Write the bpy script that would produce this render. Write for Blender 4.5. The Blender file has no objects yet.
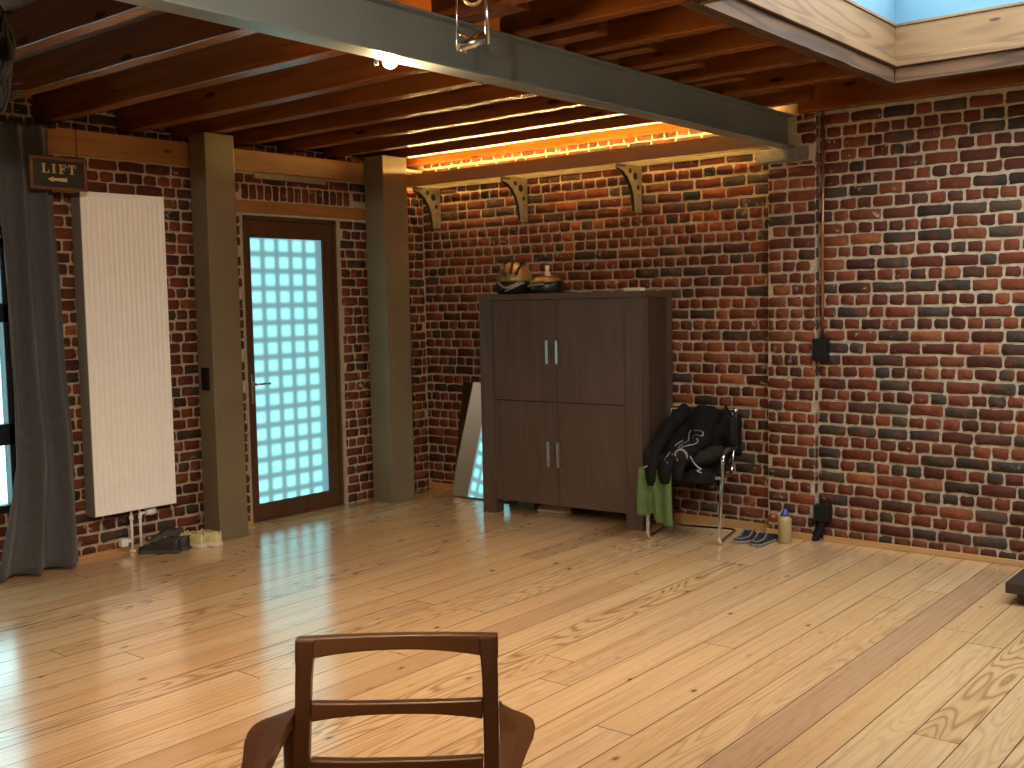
import bpy, bmesh, math, random
from mathutils import Vector, Matrix, noise
from mathutils.bvhtree import BVHTree
R = random.Random(7)
sc = bpy.context.scene
COL = sc.collection
PI = math.pi

# ------------------------------------------------------------------ camera
cd = bpy.data.cameras.new('camera')
cam = bpy.data.objects.new('camera', cd)
COL.objects.link(cam)
sc.camera = cam
F_PX, YAW, PITCH, ROLL, EYE = 1072.097, -0.687358, -0.0760053, -0.0187520, 1.55
cd.sensor_fit = 'HORIZONTAL'
cd.sensor_width = 36.0
cd.lens = F_PX / 1024 * 36.0
cd.clip_start = 0.05
fw = Vector((math.sin(YAW) * math.cos(PITCH), math.cos(YAW) * math.cos(PITCH), math.sin(PITCH)))
rt = fw.cross(Vector((0, 0, 1))).normalized()
up = rt.cross(fw)
rt2 = rt * math.cos(ROLL) + up * math.sin(ROLL)
up2 = -rt * math.sin(ROLL) + up * math.cos(ROLL)
M = Matrix((rt2, up2, -fw)).transposed().to_4x4()
M.translation = Vector((0, 0, EYE))
cam.matrix_world = M

# ------------------------------------------------------------------ light, exposure
sc.view_settings.view_transform = 'Standard'
sc.view_settings.look = 'None'
sc.view_settings.gamma = 1.0
sc.view_settings.use_curve_mapping = False
sc.view_settings.exposure = 0.0
SKY_COLOR, SKY_STRENGTH = (0.92, 0.97, 1.0), 20.0
w = bpy.data.worlds.new('overcast_sky')
sc.world = w
w.use_nodes = True
w.node_tree.nodes['Background'].inputs[0].default_value = SKY_COLOR + (1,)
w.node_tree.nodes['Background'].inputs[1].default_value = SKY_STRENGTH
WARM = (1.0, 0.66, 0.37)


def area_portal(name, loc, direction, sx, sy):
    l = bpy.data.lights.new(name, 'AREA')
    l.shape = 'RECTANGLE'; l.size = sx; l.size_y = sy
    l.cycles.is_portal = True
    o = bpy.data.objects.new(name, l); COL.objects.link(o)
    o.location = loc
    o.rotation_euler = Vector(direction).to_track_quat('-Z', 'Y').to_euler()


def lamp(name, loc, power, color=WARM, radius=0.05, spot=None, target=None, blend=0.6):
    l = bpy.data.lights.new(name, 'SPOT' if spot else 'POINT')
    l.energy = power; l.color = color; l.shadow_soft_size = radius
    if spot:
        l.spot_size = math.radians(spot); l.spot_blend = blend
    o = bpy.data.objects.new(name, l); COL.objects.link(o)
    o.location = loc
    if target is not None:
        o.rotation_euler = (Vector(target) - Vector(loc)).to_track_quat('-Z', 'Y').to_euler()
    return o


# skylight opening, window in the left wall, two windows behind the camera
SKX0, SKX1, SKY0, SKY1 = -2.12, 0.55, 3.79, 5.88
area_portal('skylight_portal', ((SKX0 + SKX1) / 2, (SKY0 + SKY1) / 2, 3.30), (0, 0, -1), SKX1 - SKX0, SKY1 - SKY0)
area_portal('window_portal', (-6.64, 2.2, 1.2), (1, 0, 0), 2.2, 1.64)
# unseen warm lamps further back in the loft, then added fill lights
lamp('unseen_warm_light', (-3.7, 1.3, 2.55), 60, WARM, 0.05, 125, (-4.1, 1.9, 0), 0.9)
lamp('unseen_warm_light', (-1.9, 1.4, 2.55), 35, WARM, 0.05, 125, (-2.4, 2.2, 0), 0.9)

lamp('unseen_warm_light', (-1.0, 0.7, 2.55), 330, (1.0, 0.90, 0.76), 0.05, 75, (-5.0, 3.7, 0.5), 0.9)  # added fill for the left wall, radiator and floor, no fixture
lamp('unseen_warm_light', (0.4, 2.2, 2.55), 90, (1.0, 0.84, 0.66), 0.05, 75, (-3.3, 6.2, 0.6), 0.9)  # added fill towards the cabinet and back wall, no fixture
lamp('unseen_warm_light', (0.9, -1.0, 2.45), 70, (1.0, 0.68, 0.38), 0.06)  # added behind the camera to brighten the easy chair front
# ------------------------------------------------------------------ materials
def new_mat(name):
    m = bpy.data.materials.new(name); m.use_nodes = True
    nt = m.node_tree
    return m, nt, nt.nodes['Principled BSDF']


def N(nt, t, **kw):
    n = nt.nodes.new(t)
    for k, v in kw.items():
        if k in n.inputs.keys():
            n.inputs[k].default_value = v
        else:
            setattr(n, k, v)
    return n


def L(nt, a, b):
    nt.links.new(a, b)


def ramp(nt, fac, stops, interp='LINEAR'):
    r = nt.nodes.new('ShaderNodeValToRGB')
    r.color_ramp.interpolation = interp
    e = r.color_ramp.elements
    while len(e) < len(stops):
        e.new(0.5)
    for i, (p, c) in enumerate(stops):
        e[i].position = p
        e[i].color = tuple(c) + (1,) if len(c) == 3 else c
    L(nt, fac, r.inputs[0])
    return r.outputs[0]


def mixc(nt, fac, a, b, mode='MIX'):
    n = nt.nodes.new('ShaderNodeMix'); n.data_type = 'RGBA'; n.blend_type = mode
    if isinstance(fac, (int, float)): n.inputs[0].default_value = fac
    else: L(nt, fac, n.inputs[0])
    for s, v in ((6, a), (7, b)):
        if isinstance(v, (tuple, list)): n.inputs[s].default_value = tuple(v[:3]) + (1,)
        else: L(nt, v, n.inputs[s])
    return n.outputs[2]


def math_(nt, op, a, b=0.0, clamp=False):
    n = nt.nodes.new('ShaderNodeMath'); n.operation = op; n.use_clamp = clamp
    for i, v in enumerate((a, b)):
        if isinstance(v, (int, float)): n.inputs[i].default_value = v
        else: L(nt, v, n.inputs[i])
    return n.outputs[0]


def coords(nt, scale=(1, 1, 1), add=None):
    tc = nt.nodes.new('ShaderNodeTexCoord')
    mp = nt.nodes.new('ShaderNodeMapping')
    mp.inputs['Scale'].default_value = scale
    L(nt, tc.outputs['Object'], mp.inputs[0])
    if add is None:
        return mp.outputs[0]
    v = nt.nodes.new('ShaderNodeVectorMath'); v.operation = 'ADD'
    L(nt, mp.outputs[0], v.inputs[0]); L(nt, add, v.inputs[1])
    return v.outputs[0]


def noise_(nt, vec, scale=5.0, detail=3.0, rough=0.5, dist=0.0):
    n = nt.nodes.new('ShaderNodeTexNoise')
    n.inputs['Scale'].default_value = scale; n.inputs['Detail'].default_value = detail
    n.inputs['Roughness'].default_value = rough; n.inputs['Distortion'].default_value = dist
    L(nt, vec, n.inputs['Vector'])
    return n.outputs[0]


def bump(nt, bs, h, strength=0.3, dist=0.01):
    b = nt.nodes.new('ShaderNodeBump')
    b.inputs['Strength'].default_value = strength; b.inputs['Distance'].default_value = dist
    L(nt, h, b.inputs['Height']); L(nt, b.outputs[0], bs.inputs['Normal'])


def plain(name, col, rough=0.5, metal=0.0, var=0.08, scale=12.0, bumps=0.0, bscale=80.0, spec=0.5, sheen=0.0):
    m, nt, bs = new_mat(name)
    n = noise_(nt, coords(nt), scale, 3)
    c = ramp(nt, n, [(0.3, tuple(x * (1 - var) for x in col)), (0.7, tuple(min(1, x * (1 + var)) for x in col))])
    L(nt, c, bs.inputs['Base Color'])
    bs.inputs['Roughness'].default_value = rough; bs.inputs['Metallic'].default_value = metal
    bs.inputs['Specular IOR Level'].default_value = spec
    if sheen: bs.inputs['Sheen Weight'].default_value = sheen
    if bumps: bump(nt, bs, noise_(nt, coords(nt), bscale, 2), bumps, 0.004)
    return m


def wood(name, light, dark, axis='Y', rough=0.5, rings=28.0, contrast=0.5, knots=0.0, fine=1.0, across=7.0, along=0.7, spec=0.4, island=False, bump_s=0.12):
    """grain = contour lines of a noise stretched along the board's axis"""
    m, nt, bs = new_mat(name)
    oi = nt.nodes.new('ShaderNodeObjectInfo')
    if island:
        g = nt.nodes.new('ShaderNodeNewGeometry'); rnd = g.outputs['Random Per Island']
    else:
        rnd = oi.outputs['Random']
    off = nt.nodes.new('ShaderNodeVectorMath'); off.operation = 'SCALE'
    cmb = nt.nodes.new('ShaderNodeCombineXYZ')
    for i, k in enumerate((37.0, 91.0, 53.0)):
        L(nt, math_(nt, 'MULTIPLY', rnd, k), cmb.inputs[i])
    s = {'X': (along, across, across), 'Y': (across, along, across), 'Z': (across, across, along)}[axis]
    v = coords(nt, s, cmb.outputs[0])
    n1 = noise_(nt, v, 1.0, 1.5, 0.5)
    ring = math_(nt, 'SINE', math_(nt, 'MULTIPLY', n1, rings))
    ring = math_(nt, 'MULTIPLY_ADD', ring, 0.5); ring.node.inputs[2].default_value = 0.5
    ring = math_(nt, 'POWER', ring, 2.2)
    s2 = {'X': (1.2, 60, 60), 'Y': (60, 1.2, 60), 'Z': (60, 60, 1.2)}[axis]
    n2 = noise_(nt, coords(nt, s2, cmb.outputs[0]), 1.0, 3)
    n3 = noise_(nt, coords(nt, tuple(x * 0.25 for x in s), cmb.outputs[0]), 1.0, 2)
    amt = math_(nt, 'ADD', math_(nt, 'MULTIPLY', ring, contrast), math_(nt, 'MULTIPLY', math_(nt, 'SUBTRACT', n2, 0.4), fine), True)
    c = mixc(nt, amt, light, dark)
    c = mixc(nt, math_(nt, 'MULTIPLY', n3, 0.5), c, tuple(x * 0.6 for x in light))
    if knots > 0:
        vo = nt.nodes.new('ShaderNodeTexVoronoi')
        sk = {'X': (2.6, 9, 9), 'Y': (9, 2.6, 9), 'Z': (9, 9, 2.6)}[axis]
        L(nt, coords(nt, sk, cmb.outputs[0]), vo.inputs['Vector'])
        vo.inputs['Scale'].default_value = 1.0
        k = ramp(nt, vo.outputs['Distance'], [(0.0, (1, 1, 1)), (knots * 0.7, (0.9, 0.9, 0.9)), (knots, (0, 0, 0))])
        c = mixc(nt, k, c, tuple(x * 0.35 for x in dark))
    L(nt, c, bs.inputs['Base Color'])
    bs.inputs['Roughness'].default_value = rough
    bs.inputs['Specular IOR Level'].default_value = spec
    bump(nt, bs, amt, bump_s, 0.004)
    return m, nt, bs, c, rnd


def metal_paint(name, col, rough):
    m, nt, bs = new_mat(name)
    n = noise_(nt, coords(nt), 3.0, 4)
    L(nt, ramp(nt, n, [(0.3, tuple(x * 0.9 for x in col)), (0.7, tuple(x * 1.08 for x in col))]), bs.inputs['Base Color'])
    bs.inputs['Roughness'].default_value = rough
    bs.inputs['Metallic'].default_value = 0.15
    bump(nt, bs, noise_(nt, coords(nt), 120.0, 2), 0.12, 0.003)
    return m


def brick_mat():
    m, nt, bs = new_mat('old_brick')
    at = nt.nodes.new('ShaderNodeAttribute'); at.attribute_name = 'tone'
    g = nt.nodes.new('ShaderNodeNewGeometry'); rnd = g.outputs['Random Per Island']
    base = ramp(nt, at.outputs['Fac'], [(0.0, (0.165, 0.036, 0.014)), (0.22, (0.125, 0.027, 0.012)), (0.40, (0.098, 0.022, 0.011)),
                                        (0.55, (0.190, 0.046, 0.016)), (0.66, (0.080, 0.025, 0.014)), (0.76, (0.056, 0.038, 0.025)),
                                        (0.87, (0.040, 0.031, 0.024)), (0.95, (0.24, 0.070, 0.024))], 'CONSTANT')
    cm = nt.nodes.new('ShaderNodeCombineXYZ')
    L(nt, math_(nt, 'MULTIPLY', rnd, 40.0), cm.inputs[0])
    n = noise_(nt, coords(nt, (1, 1, 1), cm.outputs[0]), 24.0, 5, 0.65)
    c = mixc(nt, ramp(nt, n, [(0.40, (0, 0, 0)), (0.72, (1, 1, 1))]), base, mixc(nt, 0.5, base, (0.045, 0.024, 0.015)))
    n4 = noise_(nt, coords(nt, (1, 1, 1), cm.outputs[0]), 11.0, 3, 0.6)
    scorch = ramp(nt, n4, [(0.50, (0, 0, 0)), (0.62, (1, 1, 1))])
    isdark = ramp(nt, at.outputs['Fac'], [(0.0, (0.16, 0.16, 0.16)), (0.66, (0.45, 0.45, 0.45)), (0.72, (0.6, 0.6, 0.6)), (0.945, (0.1, 0.1, 0.1))], 'CONSTANT')
    flip = ramp(nt, at.outputs['Fac'], [(0.0, (0.040, 0.028, 0.020)), (0.72, (0.150, 0.034, 0.013)), (0.945, (0.06, 0.035, 0.02))], 'CONSTANT')
    c = mixc(nt, math_(nt, 'MULTIPLY', scorch, isdark), c, flip)
    br = math_(nt, 'MULTIPLY_ADD', rnd, 0.55); br.node.inputs[2].default_value = 0.62
    c = mixc(nt, 1.0, c, br, 'MULTIPLY')
    # lime and mortar smears with their own shapes
    n2 = noise_(nt, coords(nt), 17.0, 6, 0.7)
    n3 = noise_(nt, coords(nt), 1.3, 2, 0.5)
    sm = math_(nt, 'MULTIPLY', ramp(nt, n2, [(0.60, (0, 0, 0)), (0.66, (1, 1, 1))]), ramp(nt, n3, [(0.48, (0, 0, 0)), (0.62, (1, 1, 1))]))
    c = mixc(nt, math_(nt, 'MULTIPLY', sm, 0.75), c, (0.42, 0.36, 0.28))
    L(nt, c, bs.inputs['Base Color'])
    bs.inputs['Roughness'].default_value = 0.82
    bs.inputs['Specular IOR Level'].default_value = 0.25
    bump(nt, bs, n, 0.8, 0.016)
    return m


def mortar_mat():
    m, nt, bs = new_mat('lime_mortar')
    n = noise_(nt, coords(nt), 30.0, 5, 0.65)
    L(nt, ramp(nt, n, [(0.28, (0.29, 0.215, 0.145)), (0.6, (0.45, 0.355, 0.25))]), bs.inputs['Base Color'])
    bs.inputs['Roughness'].default_value = 0.95
    bs.inputs['Specular IOR Level'].default_value = 0.1
    bump(nt, bs, n, 0.7, 0.015)
    return m


def floor_mat():
    m, nt, bs = new_mat('pine_floorboards')
    g = nt.nodes.new('ShaderNodeNewGeometry'); rnd = g.outputs['Random Per Island']
    cmb = nt.nodes.new('ShaderNodeCombineXYZ')
    for i, k in enumerate((37.0, 91.0, 53.0)):
        L(nt, math_(nt, 'MULTIPLY', rnd, k), cmb.inputs[i])
    n1 = noise_(nt, coords(nt, (7.5, 0.85, 1), cmb.outputs[0]), 1.0, 1.0, 0.5)
    ring = math_(nt, 'SINE', math_(nt, 'MULTIPLY', n1, 105.0))
    ring = math_(nt, 'MULTIPLY_ADD', ring, 0.5); ring.node.inputs[2].default_value = 0.5
    ring = math_(nt, 'POWER', ring, 3.0)
    r2 = math_(nt, 'FRACT', math_(nt, 'MULTIPLY', rnd, 17.3))
    strength = ramp(nt, r2, [(0.3, (0.07, 0.07, 0.07)), (0.68, (0.22, 0.22, 0.22)), (0.8, (0.62, 0.62, 0.62)), (1.0, (0.85, 0.85, 0.85))])
    streak = noise_(nt, coords(nt, (55, 0.9, 1), cmb.outputs[0]), 1.0, 3)
    blot = noise_(nt, coords(nt, (2.2, 0.7, 1), cmb.outputs[0]), 1.0, 2)
    light = ramp(nt, math_(nt, 'FRACT', math_(nt, 'MULTIPLY', rnd, 7.77)),
                 [(0.0, (0.62, 0.385, 0.185)), (0.3, (0.66, 0.43, 0.22)), (0.55, (0.60, 0.36, 0.165)), (0.8, (0.68, 0.47, 0.265)), (0.93, (0.55, 0.335, 0.165)), (1.0, (0.46, 0.275, 0.15))])
    dark = (0.25, 0.12, 0.045)
    c = mixc(nt, math_(nt, 'MULTIPLY', ring, strength), light, dark)
    c = mixc(nt, ramp(nt, streak, [(0.45, (0, 0, 0)), (0.75, (0.4, 0.4, 0.4))]), c, dark)
    c = mixc(nt, ramp(nt, blot, [(0.4, (0, 0, 0)), (0.75, (0.30, 0.30, 0.30))]), c, (0.44, 0.245, 0.10))
    vo = nt.nodes.new('ShaderNodeTexVoronoi'); vo.inputs['Scale'].default_value = 1.0
    L(nt, coords(nt, (8.5, 4.6, 1), cmb.outputs[0]), vo.inputs['Vector'])
    k = ramp(nt, vo.outputs['Distance'], [(0.0, (1, 1, 1)), (0.06, (0.85, 0.85, 0.85)), (0.09, (0.3, 0.3, 0.3)), (0.17, (0, 0, 0))])
    sel = nt.nodes.new('ShaderNodeSeparateColor'); L(nt, vo.outputs['Color'], sel.inputs[0])
    k = math_(nt, 'MULTIPLY', k, ramp(nt, sel.outputs[0], [(0.50, (0, 0, 0)), (0.54, (1, 1, 1))]))
    c = mixc(nt, math_(nt, 'MULTIPLY', k, 0.85), c, (0.11, 0.05, 0.02))
    L(nt, c, bs.inputs['Base Color'])
    rn = noise_(nt, coords(nt, (3, 0.8, 1)), 2.0, 3)
    L(nt, ramp(nt, rn, [(0.3, (0.15,) * 3), (0.7, (0.23,) * 3)]), bs.inputs['Roughness'])
    bs.inputs['Specular IOR Level'].default_value = 0.5
    bs.inputs['Coat Weight'].default_value = 0.8
    bs.inputs['Coat Roughness'].default_value = 0.17
    bs.inputs['Coat IOR'].default_value = 1.55
    bump(nt, bs, math_(nt, 'ADD', streak, math_(nt, 'MULTIPLY', ring, 0.3)), 0.07, 0.003)
    return m


def emit_mat(name, col, strength):
    m, nt, bs = new_mat(name)
    bs.inputs['Base Color'].default_value = (0.8, 0.8, 0.8, 1)
    bs.inputs['Emission Color'].default_value = tuple(col) + (1,)
    bs.inputs['Emission Strength'].default_value = strength
    return m


def glassblock_mat(strength):
    """frosted pane with a daylit wall of glass blocks right behind it"""
    m, nt, bs = new_mat('frosted_pane_over_glass_blocks')
    tc = nt.nodes.new('ShaderNodeTexCoord')
    sp = nt.nodes.new('ShaderNodeSeparateXYZ'); L(nt, tc.outputs['Object'], sp.inputs[0])

    def cell(sock, off, pitch):
        f = math_(nt, 'FRACT', math_(nt, 'DIVIDE', math_(nt, 'ADD', sock, off), pitch))
        return math_(nt, 'ABSOLUTE', math_(nt, 'SUBTRACT', f, 0.5))
    a = cell(sp.outputs[1], 0.1275 * 76 - 0.070, 0.1275)
    b = cell(sp.outputs[2], 0.1245 * 80 - 1.933, 0.1245)
    p = math_(nt, 'POWER', math_(nt, 'ADD', math_(nt, 'POWER', a, 5.0), math_(nt, 'POWER', b, 5.0)), 0.2)
    n = noise_(nt, coords(nt), 3.0, 2)
    p = math_(nt, 'ADD', p, math_(nt, 'MULTIPLY', math_(nt, 'SUBTRACT', n, 0.5), 0.03))
    side = ramp(nt, sp.outputs[1], [(0.700, (0, 0, 0)), (0.722, (1, 1, 1))])  # shadow of the reveal painted down the right edge of the pane
    c = ramp(nt, p, [(0.10, (0.135, 0.53, 0.54)), (0.26, (0.115, 0.33, 0.345)), (0.39, (0.062, 0.145, 0.152)), (0.5, (0.040, 0.100, 0.108))])
    c = mixc(nt, side, c, (0.042, 0.095, 0.112))
    L(nt, c, bs.inputs['Emission Color'])
    bs.inputs['Emission Strength'].default_value = strength
    bs.inputs['Base Color'].default_value = (0.12, 0.16, 0.17, 1)
    bs.inputs['Roughness'].default_value = 0.35
    return m


MT = {}
MT['brick'] = brick_mat()
MT['mortar'] = mortar_mat()
MT['floor'] = floor_mat()
MT['gap'] = plain('floor_gap', (0.05, 0.028, 0.014), 0.9)
MT['joist'] = wood('joist_timber', (0.225, 0.066, 0.009), (0.095, 0.026, 0.004), 'X', 0.27, 26, 0.5, 0.16, 0.9, spec=0.3)[0]
MT['plate'] = wood('plate_timber', (0.34, 0.140, 0.034), (0.17, 0.065, 0.015), 'Y', 0.5, 30, 0.5, 0.12, 0.8)[0]
MT['trimmer'] = wood('trimmer_timber', (0.108, 0.049, 0.017), (0.030, 0.012, 0.005), 'Y', 0.8, 46, 0.9, 0.1, 1.0)[0]
MT['trimmer_x'] = wood('trimmer_timber_across', (0.108, 0.049, 0.017), (0.030, 0.012, 0.005), 'X', 0.8, 46, 0.9, 0.1, 1.0)[0]
MT['lining'] = wood('lining_timber', (0.180, 0.096, 0.036), (0.085, 0.038, 0.013), 'Y', 0.75, 50, 0.7, 0.09, 0.7)[0]
MT['lining_x'] = wood('lining_timber_across', (0.180, 0.096, 0.036), (0.085, 0.038, 0.013), 'X', 0.75, 50, 0.7, 0.09, 0.7)[0]
MT['boards'] = wood('ceiling_boards', (0.17, 0.075, 0.03), (0.09, 0.036, 0.014), 'Y', 0.6, 26, 0.5, 0.1, 0.8, island=True)[0]
MT['skirting'] = wood('skirting_pine', (0.50, 0.27, 0.10), (0.33, 0.16, 0.055), 'X', 0.5, 24, 0.4, 0.0, 0.6)[0]
MT['skirting_y'] = wood('skirting_pine_side', (0.50, 0.27, 0.10), (0.33, 0.16, 0.055), 'Y', 0.5, 24, 0.4, 0.0, 0.6)[0]
MT['steel'] = metal_paint('grey_steel_paint', (0.185, 0.205, 0.185), 0.36)
MT['column'] = metal_paint('taupe_steel_paint', (0.175, 0.138, 0.082), 0.32)
MT['door'] = wood('door_brown_stain', (0.085, 0.040, 0.017), (0.05, 0.022, 0.009), 'Z', 0.5, 20, 0.4, 0.0, 0.6, spec=0.2)[0]
MT['pane'] = glassblock_mat(3.2)
MT['white_plaster'] = plain('white_plaster', (0.80, 0.80, 0.78), 0.8, 0, 0.03, 4.0, 0.1, 60)
MT['shaft'] = plain('sky_tinted_shaft_paint', (0.070, 0.155, 0.21), 0.8, 0, 0.03, 4.0)  # blue tint of the sky light put into the colour of white walls
MT['reveal'] = plain('reveal_plaster', (0.33, 0.27, 0.19), 0.9, 0, 0.1, 12, 0.2, 60)
MT['stone'] = plain('blue_stone', (0.12, 0.105, 0.08), 0.75, 0, 0.2, 16, 0.4, 60)
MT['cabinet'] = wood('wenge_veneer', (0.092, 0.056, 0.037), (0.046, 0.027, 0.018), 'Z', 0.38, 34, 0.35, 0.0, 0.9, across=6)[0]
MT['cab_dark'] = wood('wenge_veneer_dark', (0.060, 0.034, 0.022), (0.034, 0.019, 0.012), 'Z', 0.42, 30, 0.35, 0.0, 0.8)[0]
MT['chrome'] = plain('brushed_steel', (0.68, 0.67, 0.64), 0.24, 1.0, 0.03)
MT['polished'] = plain('polished_chrome', (0.78, 0.77, 0.75), 0.10, 1.0, 0.02)
MT['copper'] = plain('copper_pipe', (0.42, 0.19, 0.10), 0.38, 0.9, 0.15)
MT['radiator'] = plain('cream_enamel', (0.84, 0.81, 0.75), 0.35, 0, 0.02)
MT['rad_side'] = plain('grey_enamel', (0.20, 0.165, 0.125), 0.45, 0, 0.05)
MT['white_plastic'] = plain('white_plastic', (0.72, 0.70, 0.66), 0.4, 0, 0.03)
MT['black_plastic'] = plain('black_plastic', (0.008, 0.007, 0.007), 0.5, 0, 0.2, spec=0.25)
MT['black_frame'] = plain('black_window_frame', (0.012, 0.013, 0.015), 0.4, 0, 0.1)
MT['curtain'] = plain('grey_curtain_cloth', (0.068, 0.066, 0.068), 0.9, 0, 0.1, 30, 0.3, 300, 0.2, 0.2)
MT['sign_black'] = plain('sign_black_paint', (0.018, 0.018, 0.015), 0.4, 0, 0.15)
MT['sign_frame'] = wood('sign_frame_wood', (0.16, 0.055, 0.022), (0.08, 0.025, 0.01), 'Y', 0.35, 20, 0.4, 0, 0.5)[0]
MT['gold'] = plain('gold_paint', (0.60, 0.44, 0.19), 0.4, 0.35, 0.08)
MT['shelf'] = wood('shelf_board', (0.36, 0.235, 0.12), (0.27, 0.165, 0.08), 'X', 0.6, 20, 0.3, 0, 0.5)[0]
MT['bracket'] = plain('bracket_cast_iron', (0.30, 0.25, 0.16), 0.5, 0.3, 0.2)
MT['dark_hole'] = plain('dark_hole', (0.01, 0.009, 0.008), 0.8)
MT['led'] = emit_mat('warm_led', (1.0, 0.64, 0.20), 330.0)
MT['led_low'] = emit_mat('warm_led_tray', (1.0, 0.66, 0.22), 150.0)
MT['bulb'] = emit_mat('lamp_glow', (1.0, 0.80, 0.50), 3.0)
MT['mirror'] = plain('mirror_glass', (0.82, 0.86, 0.86), 0.03, 1.0, 0.01)
MT['mirror_edge'] = plain('mirror_edge', (0.15, 0.16, 0.15), 0.4, 0.3)
MT['teak'] = wood('oiled_teak', (0.190, 0.066, 0.018), (0.085, 0.028, 0.008), 'Y', 0.30, 16, 0.4, 0.0, 0.6, across=14, along=1.5, spec=0.5)[0]
MT['teak_x'] = wood('oiled_teak_rail', (0.190, 0.066, 0.018), (0.085, 0.028, 0.008), 'X', 0.30, 16, 0.4, 0.0, 0.6, across=14, along=1.5, spec=0.5)[0]
MT['teak_z'] = wood('oiled_teak_post', (0.135, 0.046, 0.013), (0.062, 0.020, 0.006), 'Z', 0.30, 16, 0.4, 0.0, 0.6, across=14, along=1.5, spec=0.5)[0]
MT['black_cloth'] = plain('black_cloth', (0.0065, 0.0055, 0.005), 0.92, 0, 0.25, 20, 0.4, 220, 0.15)
MT['olive_cloth'] = plain('dark_olive_cloth', (0.013, 0.012, 0.007), 0.9, 0, 0.2, 20, 0.4, 220, 0.15)
MT['piping'] = plain('grey_piping', (0.22, 0.20, 0.19), 0.6, 0, 0.1)
MT['green_cloth'] = plain('green_cloth', (0.070, 0.110, 0.034), 0.9, 0, 0.1, 20, 0.3, 250, 0.2, 0.1)
MT['black_leather'] = plain('black_leather', (0.016, 0.014, 0.013), 0.5, 0, 0.2, 20, 0.3, 160)
MT['dark_leather'] = plain('dark_brown_leather', (0.055, 0.035, 0.020), 0.6, 0, 0.2, 20, 0.3, 160)
MT['dark_sole'] = plain('dark_grey_sole', (0.05, 0.043, 0.038), 0.7, 0, 0.1)
MT['grey_rubber'] = plain('grey_rubber', (0.17, 0.15, 0.14), 0.7, 0, 0.1)
MT['yellow_shoe'] = plain('pale_yellow_mesh', (0.50, 0.47, 0.21), 0.8, 0, 0.12, 30, 0.4, 250)
MT['tan_shoe'] = plain('tan_lining', (0.36, 0.24, 0.14), 0.8)
MT['white_sole'] = plain('offwhite_sole', (0.62, 0.55, 0.46), 0.6)
MT['bottle'] = plain('cream_bottle', (0.34, 0.255, 0.115), 0.42, 0, 0.05)
MT['blue_cap'] = plain('blue_cap', (0.03, 0.06, 0.20), 0.4)
MT['helmet_gold'] = plain('helmet_gold', (0.30, 0.20, 0.085), 0.3, 0.5, 0.15)
MT['helmet_black'] = plain('helmet_black', (0.012, 0.010, 0.009), 0.25, 0, 0.1)
MT['helmet_silver'] = plain('helmet_silver', (0.40, 0.35, 0.27), 0.3, 0.4)
MT['vine'] = plain('dried_vine', (0.016, 0.010, 0.006), 0.9, 0, 0.3, 30, 0.6, 60)
MT['dark_wood'] = wood('blackish_wood', (0.045, 0.026, 0.022), (0.022, 0.012, 0.010), 'Y', 0.45, 20, 0.4, 0, 0.6)[0]
MT['green_glass'] = plain('grey_green_box', (0.16, 0.20, 0.17), 0.3)
MT['card'] = plain('cream_card', (0.62, 0.55, 0.42), 0.7)
MT['wall_paint'] = plain('offwhite_wall', (0.55, 0.47, 0.38), 0.85, 0, 0.04, 3)
mg, ng, bg = new_mat('window_glass')
tr = ng.nodes.new('ShaderNodeBsdfTransparent'); tr.inputs[0].default_value = (0.93, 0.97, 0.97, 1)
gl = ng.nodes.new('ShaderNodeBsdfGlossy'); gl.inputs['Roughness'].default_value = 0.02
ms = ng.nodes.new('ShaderNodeMixShader'); ms.inputs[0].default_value = 0.06
L(ng, tr.outputs[0], ms.inputs[1]); L(ng, gl.outputs[0], ms.inputs[2])
L(ng, ms.outputs[0], ng.nodes['Material Output'].inputs[0])
MT['glass'] = mg
ms2 = mg.copy(); ms2.name = 'skylight_glass'
ms2.node_tree.nodes['Transparent BSDF'].inputs[0].default_value = (0.74, 0.77, 0.78, 1)
MT['skylight_glass'] = ms2
ms3 = mg.copy(); ms3.name = 'tinted_window_glass'
ms3.node_tree.nodes['Transparent BSDF'].inputs[0].default_value = (0.31, 0.42, 0.43, 1)
MT['tinted_glass'] = ms3

# ------------------------------------------------------------------ geometry helpers
def bx(bm, x0, x1, y0, y1, z0, z1, mi=0, bev=0.0):
    vs = [bm.verts.new((x, y, z)) for x in (x0, x1) for y in (y0, y1) for z in (z0, z1)]
    fs = []
    for q in ((0, 1, 3, 2), (4, 6, 7, 5), (0, 4, 5, 1), (2, 3, 7, 6), (0, 2, 6, 4), (1, 5, 7, 3)):
        f = bm.faces.new([vs[i] for i in q]); f.material_index = mi; fs.append(f)
    if bev > 0:
        es = list({e for f in fs for e in f.edges})
        r = bmesh.ops.bevel(bm, geom=es, offset=bev, segments=2, profile=0.6, affect='EDGES')
        for f in r['faces']: f.material_index = mi
    return vs


def cyl(bm, p0, p1, r0, r1=None, seg=16, mi=0, caps=True):
    r1 = r0 if r1 is None else r1
    p0 = Vector(p0); p1 = Vector(p1); d = (p1 - p0).normalized()
    a = d.orthogonal().normalized(); b = d.cross(a)
    rings = []
    for p, r in ((p0, r0), (p1, r1)):
        rings.append([bm.verts.new(p + (a * math.cos(t) + b * math.sin(t)) * r) for t in (2 * PI * i / seg for i in range(seg))])
    for i in range(seg):
        f = bm.faces.new((rings[0][i], rings[0][(i + 1) % seg], rings[1][(i + 1) % seg], rings[1][i])); f.smooth = True; f.material_index = mi
    if caps:
        bm.faces.new(rings[0][::-1]).material_index = mi; bm.faces.new(rings[1]).material_index = mi


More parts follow.
